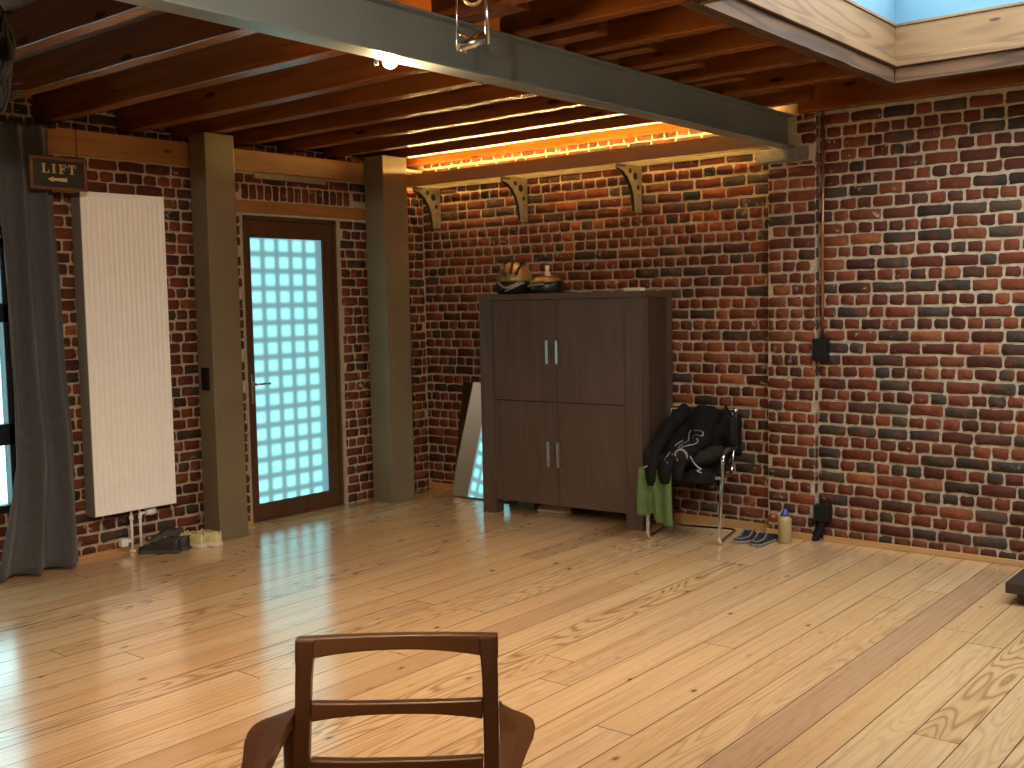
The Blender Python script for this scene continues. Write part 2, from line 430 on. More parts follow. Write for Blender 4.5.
def smooth_path(pts, n=6):
    pts = [Vector(p) for p in pts]; out = []
    P = [2 * pts[0] - pts[1]] + pts + [2 * pts[-1] - pts[-2]]
    for i in range(1, len(P) - 2):
        for k in range(n):
            t = k / n
            a, b, c, d = P[i - 1], P[i], P[i + 1], P[i + 2]
            out.append(0.5 * (2 * b + (c - a) * t + (2 * a - 5 * b + 4 * c - d) * t * t + (3 * b - a - 3 * c + d) * t ** 3))
    out.append(pts[-1])
    return out


def round_path(pts, r, n=5):
    """polyline with its corners rounded to radius about r"""
    pts = [Vector(p) for p in pts]; out = [pts[0]]
    for i in range(1, len(pts) - 1):
        a = (pts[i - 1] - pts[i]); b = (pts[i + 1] - pts[i])
        k = min(r, a.length * 0.45, b.length * 0.45)
        pa = pts[i] + a.normalized() * k; pb = pts[i] + b.normalized() * k
        for j in range(n + 1):
            t = j / n
            out.append((1 - t) ** 2 * pa + 2 * t * (1 - t) * pts[i] + t * t * pb)
    out.append(pts[-1])
    return out


def tube(bm, pts, r, seg=10, mi=0, closed=False, rfun=None, flat=1.0):
    pts = [Vector(p) for p in pts]; n = len(pts); rings = []
    ref = None
    for i, p in enumerate(pts):
        if closed: t = pts[(i + 1) % n] - pts[i - 1]
        else: t = pts[min(i + 1, n - 1)] - pts[max(i - 1, 0)]
        t.normalize()
        if ref is None: ref = t.orthogonal().normalized()
        ref = (ref - t * ref.dot(t))
        ref = ref.normalized() if ref.length > 1e-5 else t.orthogonal().normalized()
        b = t.cross(ref)
        rr = rfun(i / (n - 1)) * r if rfun else r
        rings.append([bm.verts.new(p + (ref * math.cos(a) + b * math.sin(a) * flat) * rr) for a in (2 * PI * k / seg for k in range(seg))])
    m = n if closed else n - 1
    for i in range(m):
        A = rings[i]; B = rings[(i + 1) % n]
        for k in range(seg):
            f = bm.faces.new((A[k], A[(k + 1) % seg], B[(k + 1) % seg], B[k])); f.smooth = True; f.material_index = mi
    if not closed:
        bm.faces.new(rings[0][::-1]).material_index = mi; bm.faces.new(rings[-1]).material_index = mi


def lathe(bm, prof, c=(0, 0, 0), seg=24, mi=0, smooth=True):
    c = Vector(c); rings = []
    for r, z in prof:
        rings.append([bm.verts.new(c + Vector((max(r, 1e-4) * math.cos(a), max(r, 1e-4) * math.sin(a), z))) for a in (2 * PI * k / seg for k in range(seg))])
    for A, B in zip(rings, rings[1:]):
        for k in range(seg):
            f = bm.faces.new((A[k], A[(k + 1) % seg], B[(k + 1) % seg], B[k])); f.smooth = smooth; f.material_index = mi
    bm.faces.new(rings[0][::-1]).material_index = mi; bm.faces.new(rings[-1]).material_index = mi


def loft(bm, rings, mi=0, closed_ring=True, caps=True, smooth=True):
    V = [[bm.verts.new(p) for p in r] for r in rings]
    n = len(V[0])
    for A, B in zip(V, V[1:]):
        for k in range(n if closed_ring else n - 1):
            f = bm.faces.new((A[k], A[(k + 1) % n], B[(k + 1) % n], B[k])); f.smooth = smooth; f.material_index = mi
    if caps and closed_ring:
        bm.faces.new(V[0][::-1]).material_index = mi; bm.faces.new(V[-1]).material_index = mi
    return V


def prism(bm, outline, fn, d0, d1, mi=0, smooth=False):
    """outline of (u, v) pairs; fn(u, v, d) -> point"""
    A = [bm.verts.new(fn(u, v, d0)) for u, v in outline]; B = [bm.verts.new(fn(u, v, d1)) for u, v in outline]
    n = len(A)
    for i in range(n):
        f = bm.faces.new((A[i], A[(i + 1) % n], B[(i + 1) % n], B[i])); f.material_index = mi; f.smooth = smooth
    bm.faces.new(A[::-1]).material_index = mi; bm.faces.new(B).material_index = mi


def grid_sheet(bm, fn, nu, nv, mi=0):
    V = [[bm.verts.new(fn(i / nu, j / nv)) for j in range(nv + 1)] for i in range(nu + 1)]
    for i in range(nu):
        for j in range(nv):
            f = bm.faces.new((V[i][j], V[i + 1][j], V[i + 1][j + 1], V[i][j + 1])); f.smooth = True; f.material_index = mi


def obj(name, bm, mat, parent=None, loc=None, mods=(), recalc=True):
    if recalc: bmesh.ops.recalc_face_normals(bm, faces=bm.faces)
    me = bpy.data.meshes.new(name); bm.to_mesh(me); bm.free()
    for m in (mat if isinstance(mat, (list, tuple)) else [mat]):
        me.materials.append(MT[m] if isinstance(m, str) else m)
    o = bpy.data.objects.new(name, me); COL.objects.link(o)
    if parent: o.parent = parent
    if loc: o.location = loc
    for t, kw in mods:
        md = o.modifiers.new(t.lower(), t)
        for k, v in kw.items(): setattr(md, k, v)
    return o


def BM(): return bmesh.new()


def box_obj(name, x0, x1, y0, y1, z0, z1, mat, parent=None, bev=0.003):
    bm = BM(); bx(bm, x0, x1, y0, y1, z0, z1, 0, bev)
    return obj(name, bm, mat, parent)


def thing(name, label, cat, loc=(0, 0, 0), rotz=0.0, group=None):
    o = bpy.data.objects.new(name, None); COL.objects.link(o)
    o.empty_display_size = 0.1
    o.location = loc; o.rotation_euler = (0, 0, rotz)
    o['label'] = label; o['category'] = cat
    if group: o['group'] = group
    return o


def tag(o, label, cat, group=None):
    o['label'] = label; o['category'] = cat
    if group: o['group'] = group
    return o


def struct(o, label=None):
    o['kind'] = 'structure'
    if label: o['label'] = label
    return o


# ------------------------------------------------------------------ brickwork
COURSE = 0.0742


def sub_intervals(iv, holes):
    for a, b in holes:
        out = []
        for s, e in iv:
            if b <= s or a >= e: out.append((s, e)); continue
            if a > s: out.append((s, a))
            if b < e: out.append((b, e))
        iv = out
    return iv


def one_brick(bm, lay, fn, u0, u1, v0, v1, tone, rng, depth=0.0035):
    w = u1 - u0; h = v1 - v0; c = min(0.013, w * 0.2)
    j = lambda s: rng.uniform(-s, s)
    o = [(u0 + c * rng.uniform(.3, 1.1), v0 + j(.0035)), ((u0 + u1) / 2 + j(.01), v0 + j(.0042)), (u1 - c * rng.uniform(.3, 1.1), v0 + j(.0035)),
         (u1 + j(.002), v0 + c * rng.uniform(.3, 1.1)), (u1 + j(.0042), (v0 + v1) / 2), (u1 + j(.002), v1 - c * rng.uniform(.3, 1.1)),
         (u1 - c * rng.uniform(.3, 1.1), v1 + j(.0035)), ((u0 + u1) / 2 + j(.01), v1 + j(.0042)), (u0 + c * rng.uniform(.3, 1.1), v1 + j(.0035)),
         (u0 + j(.002), v1 - c * rng.uniform(.3, 1.1)), (u0 + j(.0042), (v0 + v1) / 2), (u0 + j(.002), v0 + c * rng.uniform(.3, 1.1))]
    cu = (u0 + u1) / 2; cv = (v0 + v1) / 2
    pr = depth * rng.uniform(0.55, 1.25)
    tu = j(.002); tv = j(.002)
    back = [bm.verts.new(fn(u, v, -0.006)) for u, v in o]
    front = []
    for u, v in o:
        du = cu - u; dv = cv - v; k = 0.0045 / max(0.004, math.hypot(du, dv))
        front.append(bm.verts.new(fn(u + du * k, v + dv * k * 1.5, pr + tu * (1 if u > cu else -1) + tv * (1 if v > cv else -1))))
    n = len(o)
    for i in range(n):
        f = bm.faces.new((back[i], back[(i + 1) % n], front[(i + 1) % n], front[i])); f[lay] = tone; f.smooth = True
    f = bm.faces.new(front); f[lay] = tone; f.smooth = True


def brickwork(bm, lay, fn, u0, u1, v0, v1, holes=(), seed=1, dark=0.3, phase=0, course=COURSE):
    rng = random.Random(seed)
    v = v0; k = phase
    while v < v1 - 0.03:
        h = min(course + (rng.uniform(-.0015, .0015) if course == COURSE else 0), v1 - v)
        va, vb = v + 0.0054, v + h - 0.0054
        iv = sub_intervals([(u0, u1)], [(a, b) for a, b, c, d in holes if c < vb - 0.012 and d > va + 0.012])
        header = (k % 2 == 0)
        if rng.random() < 0.07: header = not header
        wav = rng.uniform(0, 6)
        for s, e in iv:
            u = s - rng.uniform(0, 0.05) - (0.05 if header else 0.0)
            while u < e:
                wd = (0.099 if header else 0.198) + rng.gauss(0, 0.006)
                if rng.random() < 0.13: wd = 0.150 if not header else 0.130
                if not header and rng.random() < 0.10: wd = 0.099
                a, b = max(u, s) + 0.0054, min(u + wd, e) - 0.0054
                u += wd
                if b - a < 0.025: continue
                t = rng.random()
                if t < dark * (0.5 if header else 1.7): tone = rng.uniform(0.72, 0.945)
                elif t > 0.96: tone = 0.97
                else: tone = rng.uniform(0.0, 0.72)
                dv = 0.002 * math.sin(u * 2.1 + wav)
                one_brick(bm, lay, fn, a, b, va + dv, vb + dv, tone, rng)
        v += h; k += 1


XL, YA, YP, YR, ZC = -6.28, 6.52, 6.43, 6.47, 2.855
XP0, XP1 = -3.127, -2.80
XE, YF = 3.0, -3.0

# left wall ---------------------------------------------------------
bm = BM(); lay = bm.faces.layers.float.new('tone')
WIN = (1.15, 3.03, 0.36, 1.98)
DOOR = (4.675, 5.585, -1.0, 2.215)
zt = 2.655
for y0, y1, z0, z1 in ((YF, WIN[0], 0, zt), (WIN[0], WIN[1], 0, WIN[2]), (WIN[0], WIN[1], WIN[3], zt), (3.30, DOOR[0], 0, zt), (DOOR[0], DOOR[1], DOOR[3], zt), (DOOR[1], YA + 0.3, 0, zt)):
    bx(bm, XL - 0.35, XL - 0.004, y0, y1, z0, z1, 1)
bx(bm, XL - 0.09, XL - 0.004, WIN[1], 3.30, 0, zt, 1); bx(bm, XL - 0.35, XL - 0.09, WIN[1], 3.30, 0, WIN[2], 1); bx(bm, XL - 0.35, XL - 0.09, WIN[1], 3.30, WIN[3], zt, 1)
bx(bm, XL - 0.35, XL - 0.18, YF, YA + 0.3, zt, 3.0, 1)
bx(bm, XL - 0.35, XL - 0.22, DOOR[0], DOOR[1], 0, DOOR[3], 1)  # unseen panel added behind the door to keep outside light out
fl_ = lambda u, v, d: Vector((XL + d, u, v))
holes = [WIN, DOOR, (4.60, 5.90, 2.215, 2.305), (3.16, 5.90, 2.495, 2.66), (4.68, 5.72, 2.305, 2.425)]
brickwork(bm, lay, fl_, 2.30, YA, 0.0, zt, holes, 11, 0.16, 0, 0.0734)
brickwork(bm, lay, fl_, -1.0, 2.294, 0.0, zt, holes, 14, 0.16, 0, 0.0734)
# soldier course above the door lintel
rs = random.Random(5); u = 4.69
while u < 5.70:
    one_brick(bm, lay, fl_, u + .006, u + .062, 2.312, 2.420, rs.uniform(0, .7), rs); u += 0.068
fu = lambda u, v, d: Vector((XL - 0.175 + d, u, v))
brickwork(bm, lay, fu, 0.0, YA, zt + 0.004, ZC, [], 12, 0.35)
struct(obj('wall_left', bm, ['brick', 'mortar'], recalc=True), 'dark red brick wall with the glazed door and the tall radiator')

# back wall, three planes: alcove, pier, right-hand stretch ----------
bm = BM(); lay = bm.faces.layers.float.new('tone')
bx(bm, XL - 0.35, XP0, YA + 0.004, YA + 0.35, 0, 3.0, 1)
bx(bm, XP1, XE + 0.3, YR + 0.004, YR + 0.40, 0, 3.0, 1)
brickwork(bm, lay, lambda u, v, d: Vector((u, YA - d, v)), XL, XP0, 0.0, ZC, [(XP0 - 0.001, XP0, 0, 0)], 21, 0.24)
brickwork(bm, lay, lambda u, v, d: Vector((u, YR - d, v)), XP1, 0.6, 0.0, 2.70, [], 22, 0.32)
brickwork(bm, lay, lambda u, v, d: Vector((u, YR - d, v)), 0.606, XE, 0.0, 2.70, [], 26, 0.32)
struct(obj('wall_back', bm, ['brick', 'mortar']), 'red and blackened brick wall with pale mortar behind the dark cabinet')
bm = BM(); lay = bm.faces.layers.float.new('tone')
bx(bm, XP0 + 0.004, XP1 - 0.004, YP + 0.004, YA + 0.35, 0, 2.85, 1)
brickwork(bm, lay, lambda u, v, d: Vector((u, YP - d, v)), XP0, XP1, 0.0, 2.402, [], 23, 0.12)
brickwork(bm, lay, lambda u, v, d: Vector((u, YP - d, v)), -2.935, XP1, 2.495, 2.69, [], 24, 0.3)
brickwork(bm, lay, lambda u, v, d: Vector((XP1 + d, u, v)), YP, YR, 0.0, 2.69, [], 25, 0.3, 1)
struct(obj('wall_pier', bm, ['brick', 'mortar']), 'shallow brick pier carrying the end of the steel beam')
bm = BM(); bx(bm, -3.20, -2.85, YP - 0.022, YP + 0.05, 2.405, 2.488, 0, 0.008)
struct(obj('trim_1', bm, 'stone'), 'grey stone bearing block under the steel beam end')

# walls and windows behind the camera ---------------------------------
def plain_wall(name, boxes, mat='wall_paint'):
    b = BM()
    for a in boxes: bx(b, *a)
    return struct(obj(name, b, mat))


plain_wall('wall_right', [(XE, XE + .3, YF, YR + .1, 0, 3)])
plain_wall('wall_front', [(XL - .3, XE + .3, YF - .3, YF, 0, 3)])


def window(name, fn, u0, u1, v0, v1, bars_v=(), bars_u=(), th=0.06, mat='black_frame', depth=0.07, pane='glass'):
    t = bpy.data.objects.new(name, None); COL.objects.link(t); t['kind'] = 'structure'
    b = BM()
    def bar(a0, a1, b0, b1):
        p = [fn(a, c, d) for a in (a0, a1) for c in (b0, b1) for d in (0, depth)]
        xs = [q[0] for q in p]; ys = [q[1] for q in p]; zs = [q[2] for q in p]
        bx(b, min(xs), max(xs), min(ys), max(ys), min(zs), max(zs), 0, 0.004)
    bar(u0, u0 + th, v0, v1); bar(u1 - th, u1, v0, v1); bar(u0, u1, v0, v0 + th); bar(u0, u1, v1 - th, v1)
    for a, c in bars_v: bar(u0, u1, a, c)
    for a, c in bars_u: bar(a, c, v0, v1)
    obj('window_frame', b, mat, t)
    b = BM()
    p = [fn(a, c, d) for a in (u0 + .01, u1 - .01) for c in (v0 + .01, v1 - .01) for d in (depth * .4, depth * .4 + .006)]
    xs = [q[0] for q in p]; ys = [q[1] for q in p]; zs = [q[2] for q in p]
    bx(b, min(xs), max(xs), min(ys), max(ys), min(zs), max(zs))
    obj('window_pane', b, pane, t)
    return t


window('window_1', lambda u, v, d: (XL - 0.085 + d, u, v), WIN[0], WIN[1], WIN[2], WIN[3], [(0.765, 0.89), (1.49, 1.60)], [(2.02, 2.07)], 0.05, pane='tinted_glass')['label'] = 'black framed window beside the grey curtain'

# floor ----------------------------------------------------------------
bm = BM()
bx(bm, XL - 0.3, XE + 0.3, YF - 0.3, YA + 0.3, -0.14, -0.022, 1)
rf = random.Random(3)
x = -6.285
PITCH_B = 0.157
while x < XE:
    y = YF - rf.uniform(0, 2.5)
    while y < YA + 0.02:
        ln = rf.uniform(1.7, 4.4)
        y0, y1 = max(y, YF), min(y + ln, YA + 0.02)
        if y1 - y0 > 0.05:
            h = rf.uniform(-0.0006, 0.0)
            g = 0.0009; c = 0.0009
            x0, x1 = x + g, x + PITCH_B - g
            a = [bm.verts.new(p) for p in ((x0, y0 + g, -0.022), (x1, y0 + g, -0.022), (x1, y1 - g, -0.022), (x0, y1 - g, -0.022))]
            b2 = [bm.verts.new(p) for p in ((x0, y0 + g, h - c), (x1, y0 + g, h - c), (x1, y1 - g, h - c), (x0, y1 - g, h - c))]
            t = [bm.verts.new(p) for p in ((x0 + c, y0 + g + c, h), (x1 - c, y0 + g + c, h), (x1 - c, y1 - g - c, h), (x0 + c, y1 - g - c, h))]
            for P, Q in ((a, b2), (b2, t)):
                for i in range(4): bm.faces.new((P[i], P[(i + 1) % 4], Q[(i + 1) % 4], Q[i])).material_index = 1
            bm.faces.new(t); bm.faces.new(a[::-1])
        y += ln
    x += PITCH_B
struct(obj('floor', bm, ['floor', 'gap']), 'varnished pine floorboards')

# skirting ---------------------------------------------------------------
struct(box_obj('baseboard_back', XL + 0.02, XP0 - 0.002, YA - 0.028, YA - 0.012, 0, 0.05, 'skirting'))
struct(box_obj('baseboard_pier', XP0, XP1 + 0.0, YP - 0.030, YP - 0.013, 0, 0.042, 'skirting'))
struct(box_obj('baseboard_right', XP1 + 0.05, XE - 0.02, YR - 0.030, YR - 0.013, 0, 0.035, 'skirting'))
struct(box_obj('baseboard_left', XL + 0.013, XL + 0.026, WIN[1] - 1.5, DOOR[0], 0, 0.028, 'skirting_y'))

# ceiling -----------------------------------------------------------------
bm = BM()
rc = random.Random(9)
def boards(x0, x1, y0, y1):
    xx = x0
    while xx < x1 - 0.01:
        wdt = min(0.18, x1 - xx)
        bx(bm, xx + 0.002, xx + wdt - 0.002, y0, y1, ZC, ZC + 0.02)
        xx += wdt
boards(XL - 0.2, SKX0 - 0.02, YF, YA)
boards(SKX0 - 0.02, SKX1 + 0.02, YF, SKY0 - 0.02)
boards(SKX0 - 0.02, SKX1 + 0.02, SKY1 + 0.02, YA)
boards(SKX1 + 0.02, XE, YF, YA)
struct(obj('ceiling', bm, 'boards'), 'dark timber ceiling boards above the joists')
bm = BM()
for a in ((XL - .4, SKX0 - .10, YF - .3, YA + .4), (SKX0 - .10, SKX1 + .10, YF - .3, SKY0 - .10), (SKX0 - .10, SKX1 + .10, SKY1 + .10, YA + .4), (SKX1 + .10, XE + .3, YF - .3, YA + .4)):
    bx(bm, a[0], a[1], a[2], a[3], ZC + 0.03, ZC + 0.12)
struct(obj('ceiling_deck', bm, 'dark_wood'))

# plates, lintel, reveal --------------------------------------------------
struct(box_obj('trim_2', XL - 0.12, XL + 0.016, 3.10, 4.27, 2.497, 2.655, 'plate', None, 0.006), 'orange brown timber wall plate above the radiator')
struct(box_obj('trim_3', XL - 0.12, XL + 0.016, 4.28, 5.90, 2.507, 2.655, 'plate', None, 0.006), 'orange brown timber wall plate above the door')
struct(box_obj('trim_4', XL - 0.10, XL + 0.012, 4.60, 5.90, 2.218, 2.303, 'plate', None, 0.006), 'old timber lintel over the door')
struct(box_obj('trim_5', XL - 0.02, XL + 0.020, 4.80, 5.46, 2.462, 2.497, 'reveal', None, 0.004), 'pale strip below the wall plate')
bm = BM()
bx(bm, XL - 0.20, XL + 0.004, DOOR[0] - .002, DOOR[0] + .014, 0, 2.216)
bx(bm, XL - 0.20, XL + 0.004, DOOR[1] - .016, DOOR[1] + .012, 0, 2.216)
bx(bm, XL - 0.20, XL + 0.006, DOOR[0], DOOR[1] + .012, 2.200, 2.217)
struct(obj('trim_6', bm, 'reveal'), 'pale plaster edge around the door frame')

# door --------------------------------------------------------------------
D0, D1 = 4.690, 5.568
t = bpy.data.objects.new('door_1', None); COL.objects.link(t); t['kind'] = 'structure'
t['label'] = 'brown framed door with a frosted pane over lit glass blocks'
t.location = (XL, D0, 0)
W = D1 - D0
bm = BM()
for a in ((0, 0.028, 0, 2.198), (W - 0.028, W, 0, 2.198), (0, W, 2.172, 2.198)):
    bx(bm, -0.085, -0.012, a[0], a[1], a[2], a[3], 0, 0.003)
obj('door_frame', bm, 'door', t)
bm = BM()
G0, G1, H0, H1 = 0.078, 0.750, 0.126, 2.046
for a in ((0.032, G0, 0.012, 2.168), (G1, W - 0.032, 0.012, 2.168), (G0, G1, 0.012, H0), (G0, G1, H1, 2.168)):
    bx(bm, -0.068, -0.020, a[0], a[1], a[2], a[3], 0, 0.002)
bx(bm, -0.10, -0.07, 0.01, W - 0.01, 0.0, 2.19); bx(bm, -0.068, -0.024, 0.030, W - 0.03, 0.0, 0.014)  # bottom strip added against light leaking under the leaf
leaf = obj('door_leaf', bm, 'door', t)
bm = BM(); bx(bm, -0.050, -0.040, G0 - .004, G1 + .004, H0 - .004, H1 + .004)
pane = obj('door_pane', bm, 'pane', leaf)
bm = BM()
bx(bm, -0.022, -0.012, 0.040, 0.066, 0.86, 1.07, 0, 0.004)
cyl(bm, (-0.014, 0.053, 1.00), (0.035, 0.053, 1.00), 0.010)
tube(bm, round_path([(0.03, 0.048, 1.00), (0.035, 0.09, 1.00), (0.030, 0.175, 0.998)], 0.02), 0.009, 10)
obj('door_handle', bm, 'chrome', leaf)
bm = BM()
for z in (0.35, 1.1, 1.9): cyl(bm, (-0.012, W - 0.028, z), (-0.012, W - 0.028, z + 0.05), 0.007)
obj('door_hinge', bm, 'door', leaf)

# steel columns --------------------------------------------------------------
def column(y0, y1, label, x0, x1, top):
    bm = BM()
    bx(bm, x0, x1, y0, y1, 0.0, top, 0, 0.006)
    bx(bm, x0 - 0.004, x1 + 0.004, y0 - 0.004, y1 + 0.004, 0.0, 0.004)
    return tag(obj('steel_column', bm, 'column'), label, 'column')


c1 = column(4.200, 4.428, 'grey brown box column between radiator and door, black switch on its side', -6.16, -5.985, 2.688)
c2 = column(5.785, 6.045, 'grey brown box column between door and brick corner, lit gold at top', -6.19, -5.985, 2.688)

# steel beam --------------------------------------------------------------------
bm = BM()
bxl, bxr, bz0, bz1 = -3.045, -2.942, 2.490, 2.688
bx(bm, bxl, bxr, -2.9, YP + 0.06, bz0, bz0 + 0.010, 0, 0.002)
bx(bm, bxl, bxr, -2.9, YP + 0.06, bz1 - 0.010, bz1, 0, 0.002)
bx(bm, (bxl + bxr) / 2 - 0.004, (bxl + bxr) / 2 + 0.004, -2.9, YP + 0.06, bz0 + 0.008, bz1 - 0.008)
tag(obj('steel_beam', bm, 'steel'), 'long grey painted steel beam running under the joists to the brick pier', 'beam')

# joists ---------------------------------------------------------------------------
def joist(x0, x1, y, label, w=0.07, z0=2.690, z1=2.853, group='ceiling joists', mat='joist'):
    bm = BM()
    n = 14
    rj = random.Random(int(y * 1000) + int(x0 * 10))
    rings = []
    for i in range(n + 1):
        x = x0 + (x1 - x0) * i / n
        jy = rj.uniform(-.0025, .0035); jz = rj.uniform(-.0025, .0035)
        c = 0.004
        rings.append([(x, y + jy + c, z0 + max(jz, 0)), (x, y + w - c, z0 + max(jz, 0)), (x, y + w, z0 + c), (x, y + w, z1), (x, y, z1), (x, y + jy, z0 + c + max(jz, 0))])
    loft(bm, rings, 0, True, True, False)
    return tag(obj('ceiling_joist', bm, mat), label, 'joist', group)


ORD = ['nearest to the brick back wall', 'second', 'third', 'fourth', 'fifth', 'sixth', 'seventh', 'eighth', 'ninth', 'tenth', 'eleventh', 'twelfth']
left_y = [6.015, 5.595, 5.155, 4.705, 4.255, 3.850, 3.303, 2.800, 2.335, 1.86]
for i, y in enumerate(left_y):
    lab = ('brown timber joist left of the steel beam, second from the brick back wall' if i == 0 else
           'brown timber joist left of the steel beam, %s from the brick back wall' % ORD[i + 1])
    joist(-6.44, -2.66, y, lab, group='joists left of the steel beam', w=0.085 if 3.0 < y < 5 else 0.075)
joist(-6.44, -3.13, 6.44, 'orange lit timber joist against the brick above the glowing shelf', w=0.075)
for y in (1.35, 0.85, 0.35, -0.15): joist(-6.44, -2.66, y, 'brown timber joist outside the picture, left of the steel beam', group='joists out of view')
right_y = [5.525, 5.020, 4.560, 4.120]
for i, y in enumerate(right_y):
    joist(-3.03, SKX0 - 0.07, y, 'brown timber joist between steel beam and skylight trimmer, %s from the brick wall' % ['second', 'third', 'fourth', 'fifth'][i], group='joists right of the steel beam')
joist(-3.03, 2.9, 3.655, 'brown timber joist carrying the near end of the skylight trimmer', group='joists right of the steel beam')
joist(-3.03, 2.9, 3.225, 'brown timber joist right of the steel beam, just in front of the skylight', group='joists right of the steel beam')
for y in (2.75, 2.25, 1.75, 1.25): joist(-3.03, 2.9, y, 'brown timber joist outside the picture, right of the steel beam', group='joists out of view')
joist(-2.90, 2.9, 6.385, 'brown timber joist lying along the top of the right brick wall', w=0.075)

# skylight trimmers, lining, shaft -----------------------------------------------------
bm = BM()
rings = []
rt_ = random.Random(2)
for i in range(25):
    y = 3.735 + (SKY1 + 0.07 - 3.735) * i / 24
    j = rt_.uniform(-.004, .004)
    rings.append([(SKX0 - 0.066 + j, y, 2.69), (SKX0, y, 2.69 + abs(j)), (SKX0, y, 2.853), (SKX0 - 0.066, y, 2.853)])
loft(bm, rings, 0, True, True, False)
tag(obj('skylight_trimmer', bm, 'trimmer'), 'rough pale timber trimmer along the left edge of the skylight', 'beam')
bm = BM(); bx(bm, SKX0 + 0.002, SKX1 + 0.6, SKY1 + 0.001, SKY1 + 0.07, 2.69, 2.853, 0, 0.004)
tag(obj('skylight_trimmer', bm, 'trimmer_x'), 'pale timber trimmer at the skylight edge facing the camera, near the brick wall', 'beam')
bm = BM()
bx(bm, SKX0 + 0.002, SKX0 + 0.022, SKY0, SKY1 - 0.001, 2.772, 2.812, 0, 0.003)
bx(bm, SKX0 - 0.012, SKX0 + 0.006, SKY0, SKY1, 2.812, 2.985, 0, 0.002)
bx(bm, SKX0 - 0.014, SKX0 + 0.014, SKY0, SKY1, 2.985, 2.999, 0, 0.002)
struct(obj('trim_7', bm, 'lining'), 'pale pine lining on the left side of the skylight')
bm = BM()
bx(bm, SKX0 + 0.022, SKX1, SKY1 - 0.022, SKY1 - 0.002, 2.772, 2.812, 0, 0.003)
bx(bm, SKX0 + 0.006, SKX1, SKY1 - 0.006, SKY1 + 0.012, 2.812, 2.985, 0, 0.002)
bx(bm, SKX0 + 0.014, SKX1, SKY1 - 0.014, SKY1 + 0.014, 2.985, 2.999, 0, 0.002)
struct(obj('trim_8', bm, 'lining_x'), 'pale pine lining on the far side of the skylight')
bm = BM()
bx(bm, SKX1, SKX1 + 0.02, SKY0, SKY1, 2.69, 2.99); bx(bm, SKX0, SKX1, SKY0 - 0.02, SKY0, 2.69, 2.99)
struct(obj('trim_9', bm, 'lining'))
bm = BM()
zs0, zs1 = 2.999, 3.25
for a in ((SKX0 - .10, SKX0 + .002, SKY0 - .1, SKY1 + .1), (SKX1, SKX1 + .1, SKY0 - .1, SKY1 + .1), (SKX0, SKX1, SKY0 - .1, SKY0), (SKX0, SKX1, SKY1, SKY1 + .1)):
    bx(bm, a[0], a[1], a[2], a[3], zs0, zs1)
struct(obj('wall_skylight', bm, 'shaft'), 'skylight shaft walls with the blue of the sky light in their colour')
window('window_2', lambda u, v, d: (u, v, 3.19 + d), SKX0, SKX1, SKY0, SKY1, [], [(-0.81, -0.77)], 0.02, 'white_plaster', 0.05, 'skylight_glass')

# ------------------------------------------------------------------ shelf with light strip
T = thing('wall_shelf', 'long narrow brown shelf on the brick with warm light strip glowing above', 'shelf', (-6.25, YA, 2.486))
LS = 3.195
o = box_obj('shelf_board', 0.0, LS, -0.300, -0.283, 0.004, 0.098, 'shelf', T)
bm = BM()
n = 240
for i in range(n):
    xx = 0.01 + (LS - 0.02) * i / n
    bx(bm, xx, xx + 0.0056, -0.284, -0.020, 0.004, 0.008)
for a in ((-0.284, -0.272), (-0.205, -0.195), (-0.105, -0.095), (-0.024, -0.012)): bx(bm, 0, LS, a[0], a[1], 0.003, 0.010)
obj('perforated_tray', bm, 'bracket', T)
bm = BM(); bx(bm, 0.02, LS - 0.06, -0.206, -0.194, 0.100, 0.108)
obj('light_strip', bm, 'led', T)
bm = BM(); bx(bm, 0.02, LS - 0.06, -0.201, -0.199, 0.010, 0.100)
obj('strip_holder', bm, 'bracket', T)


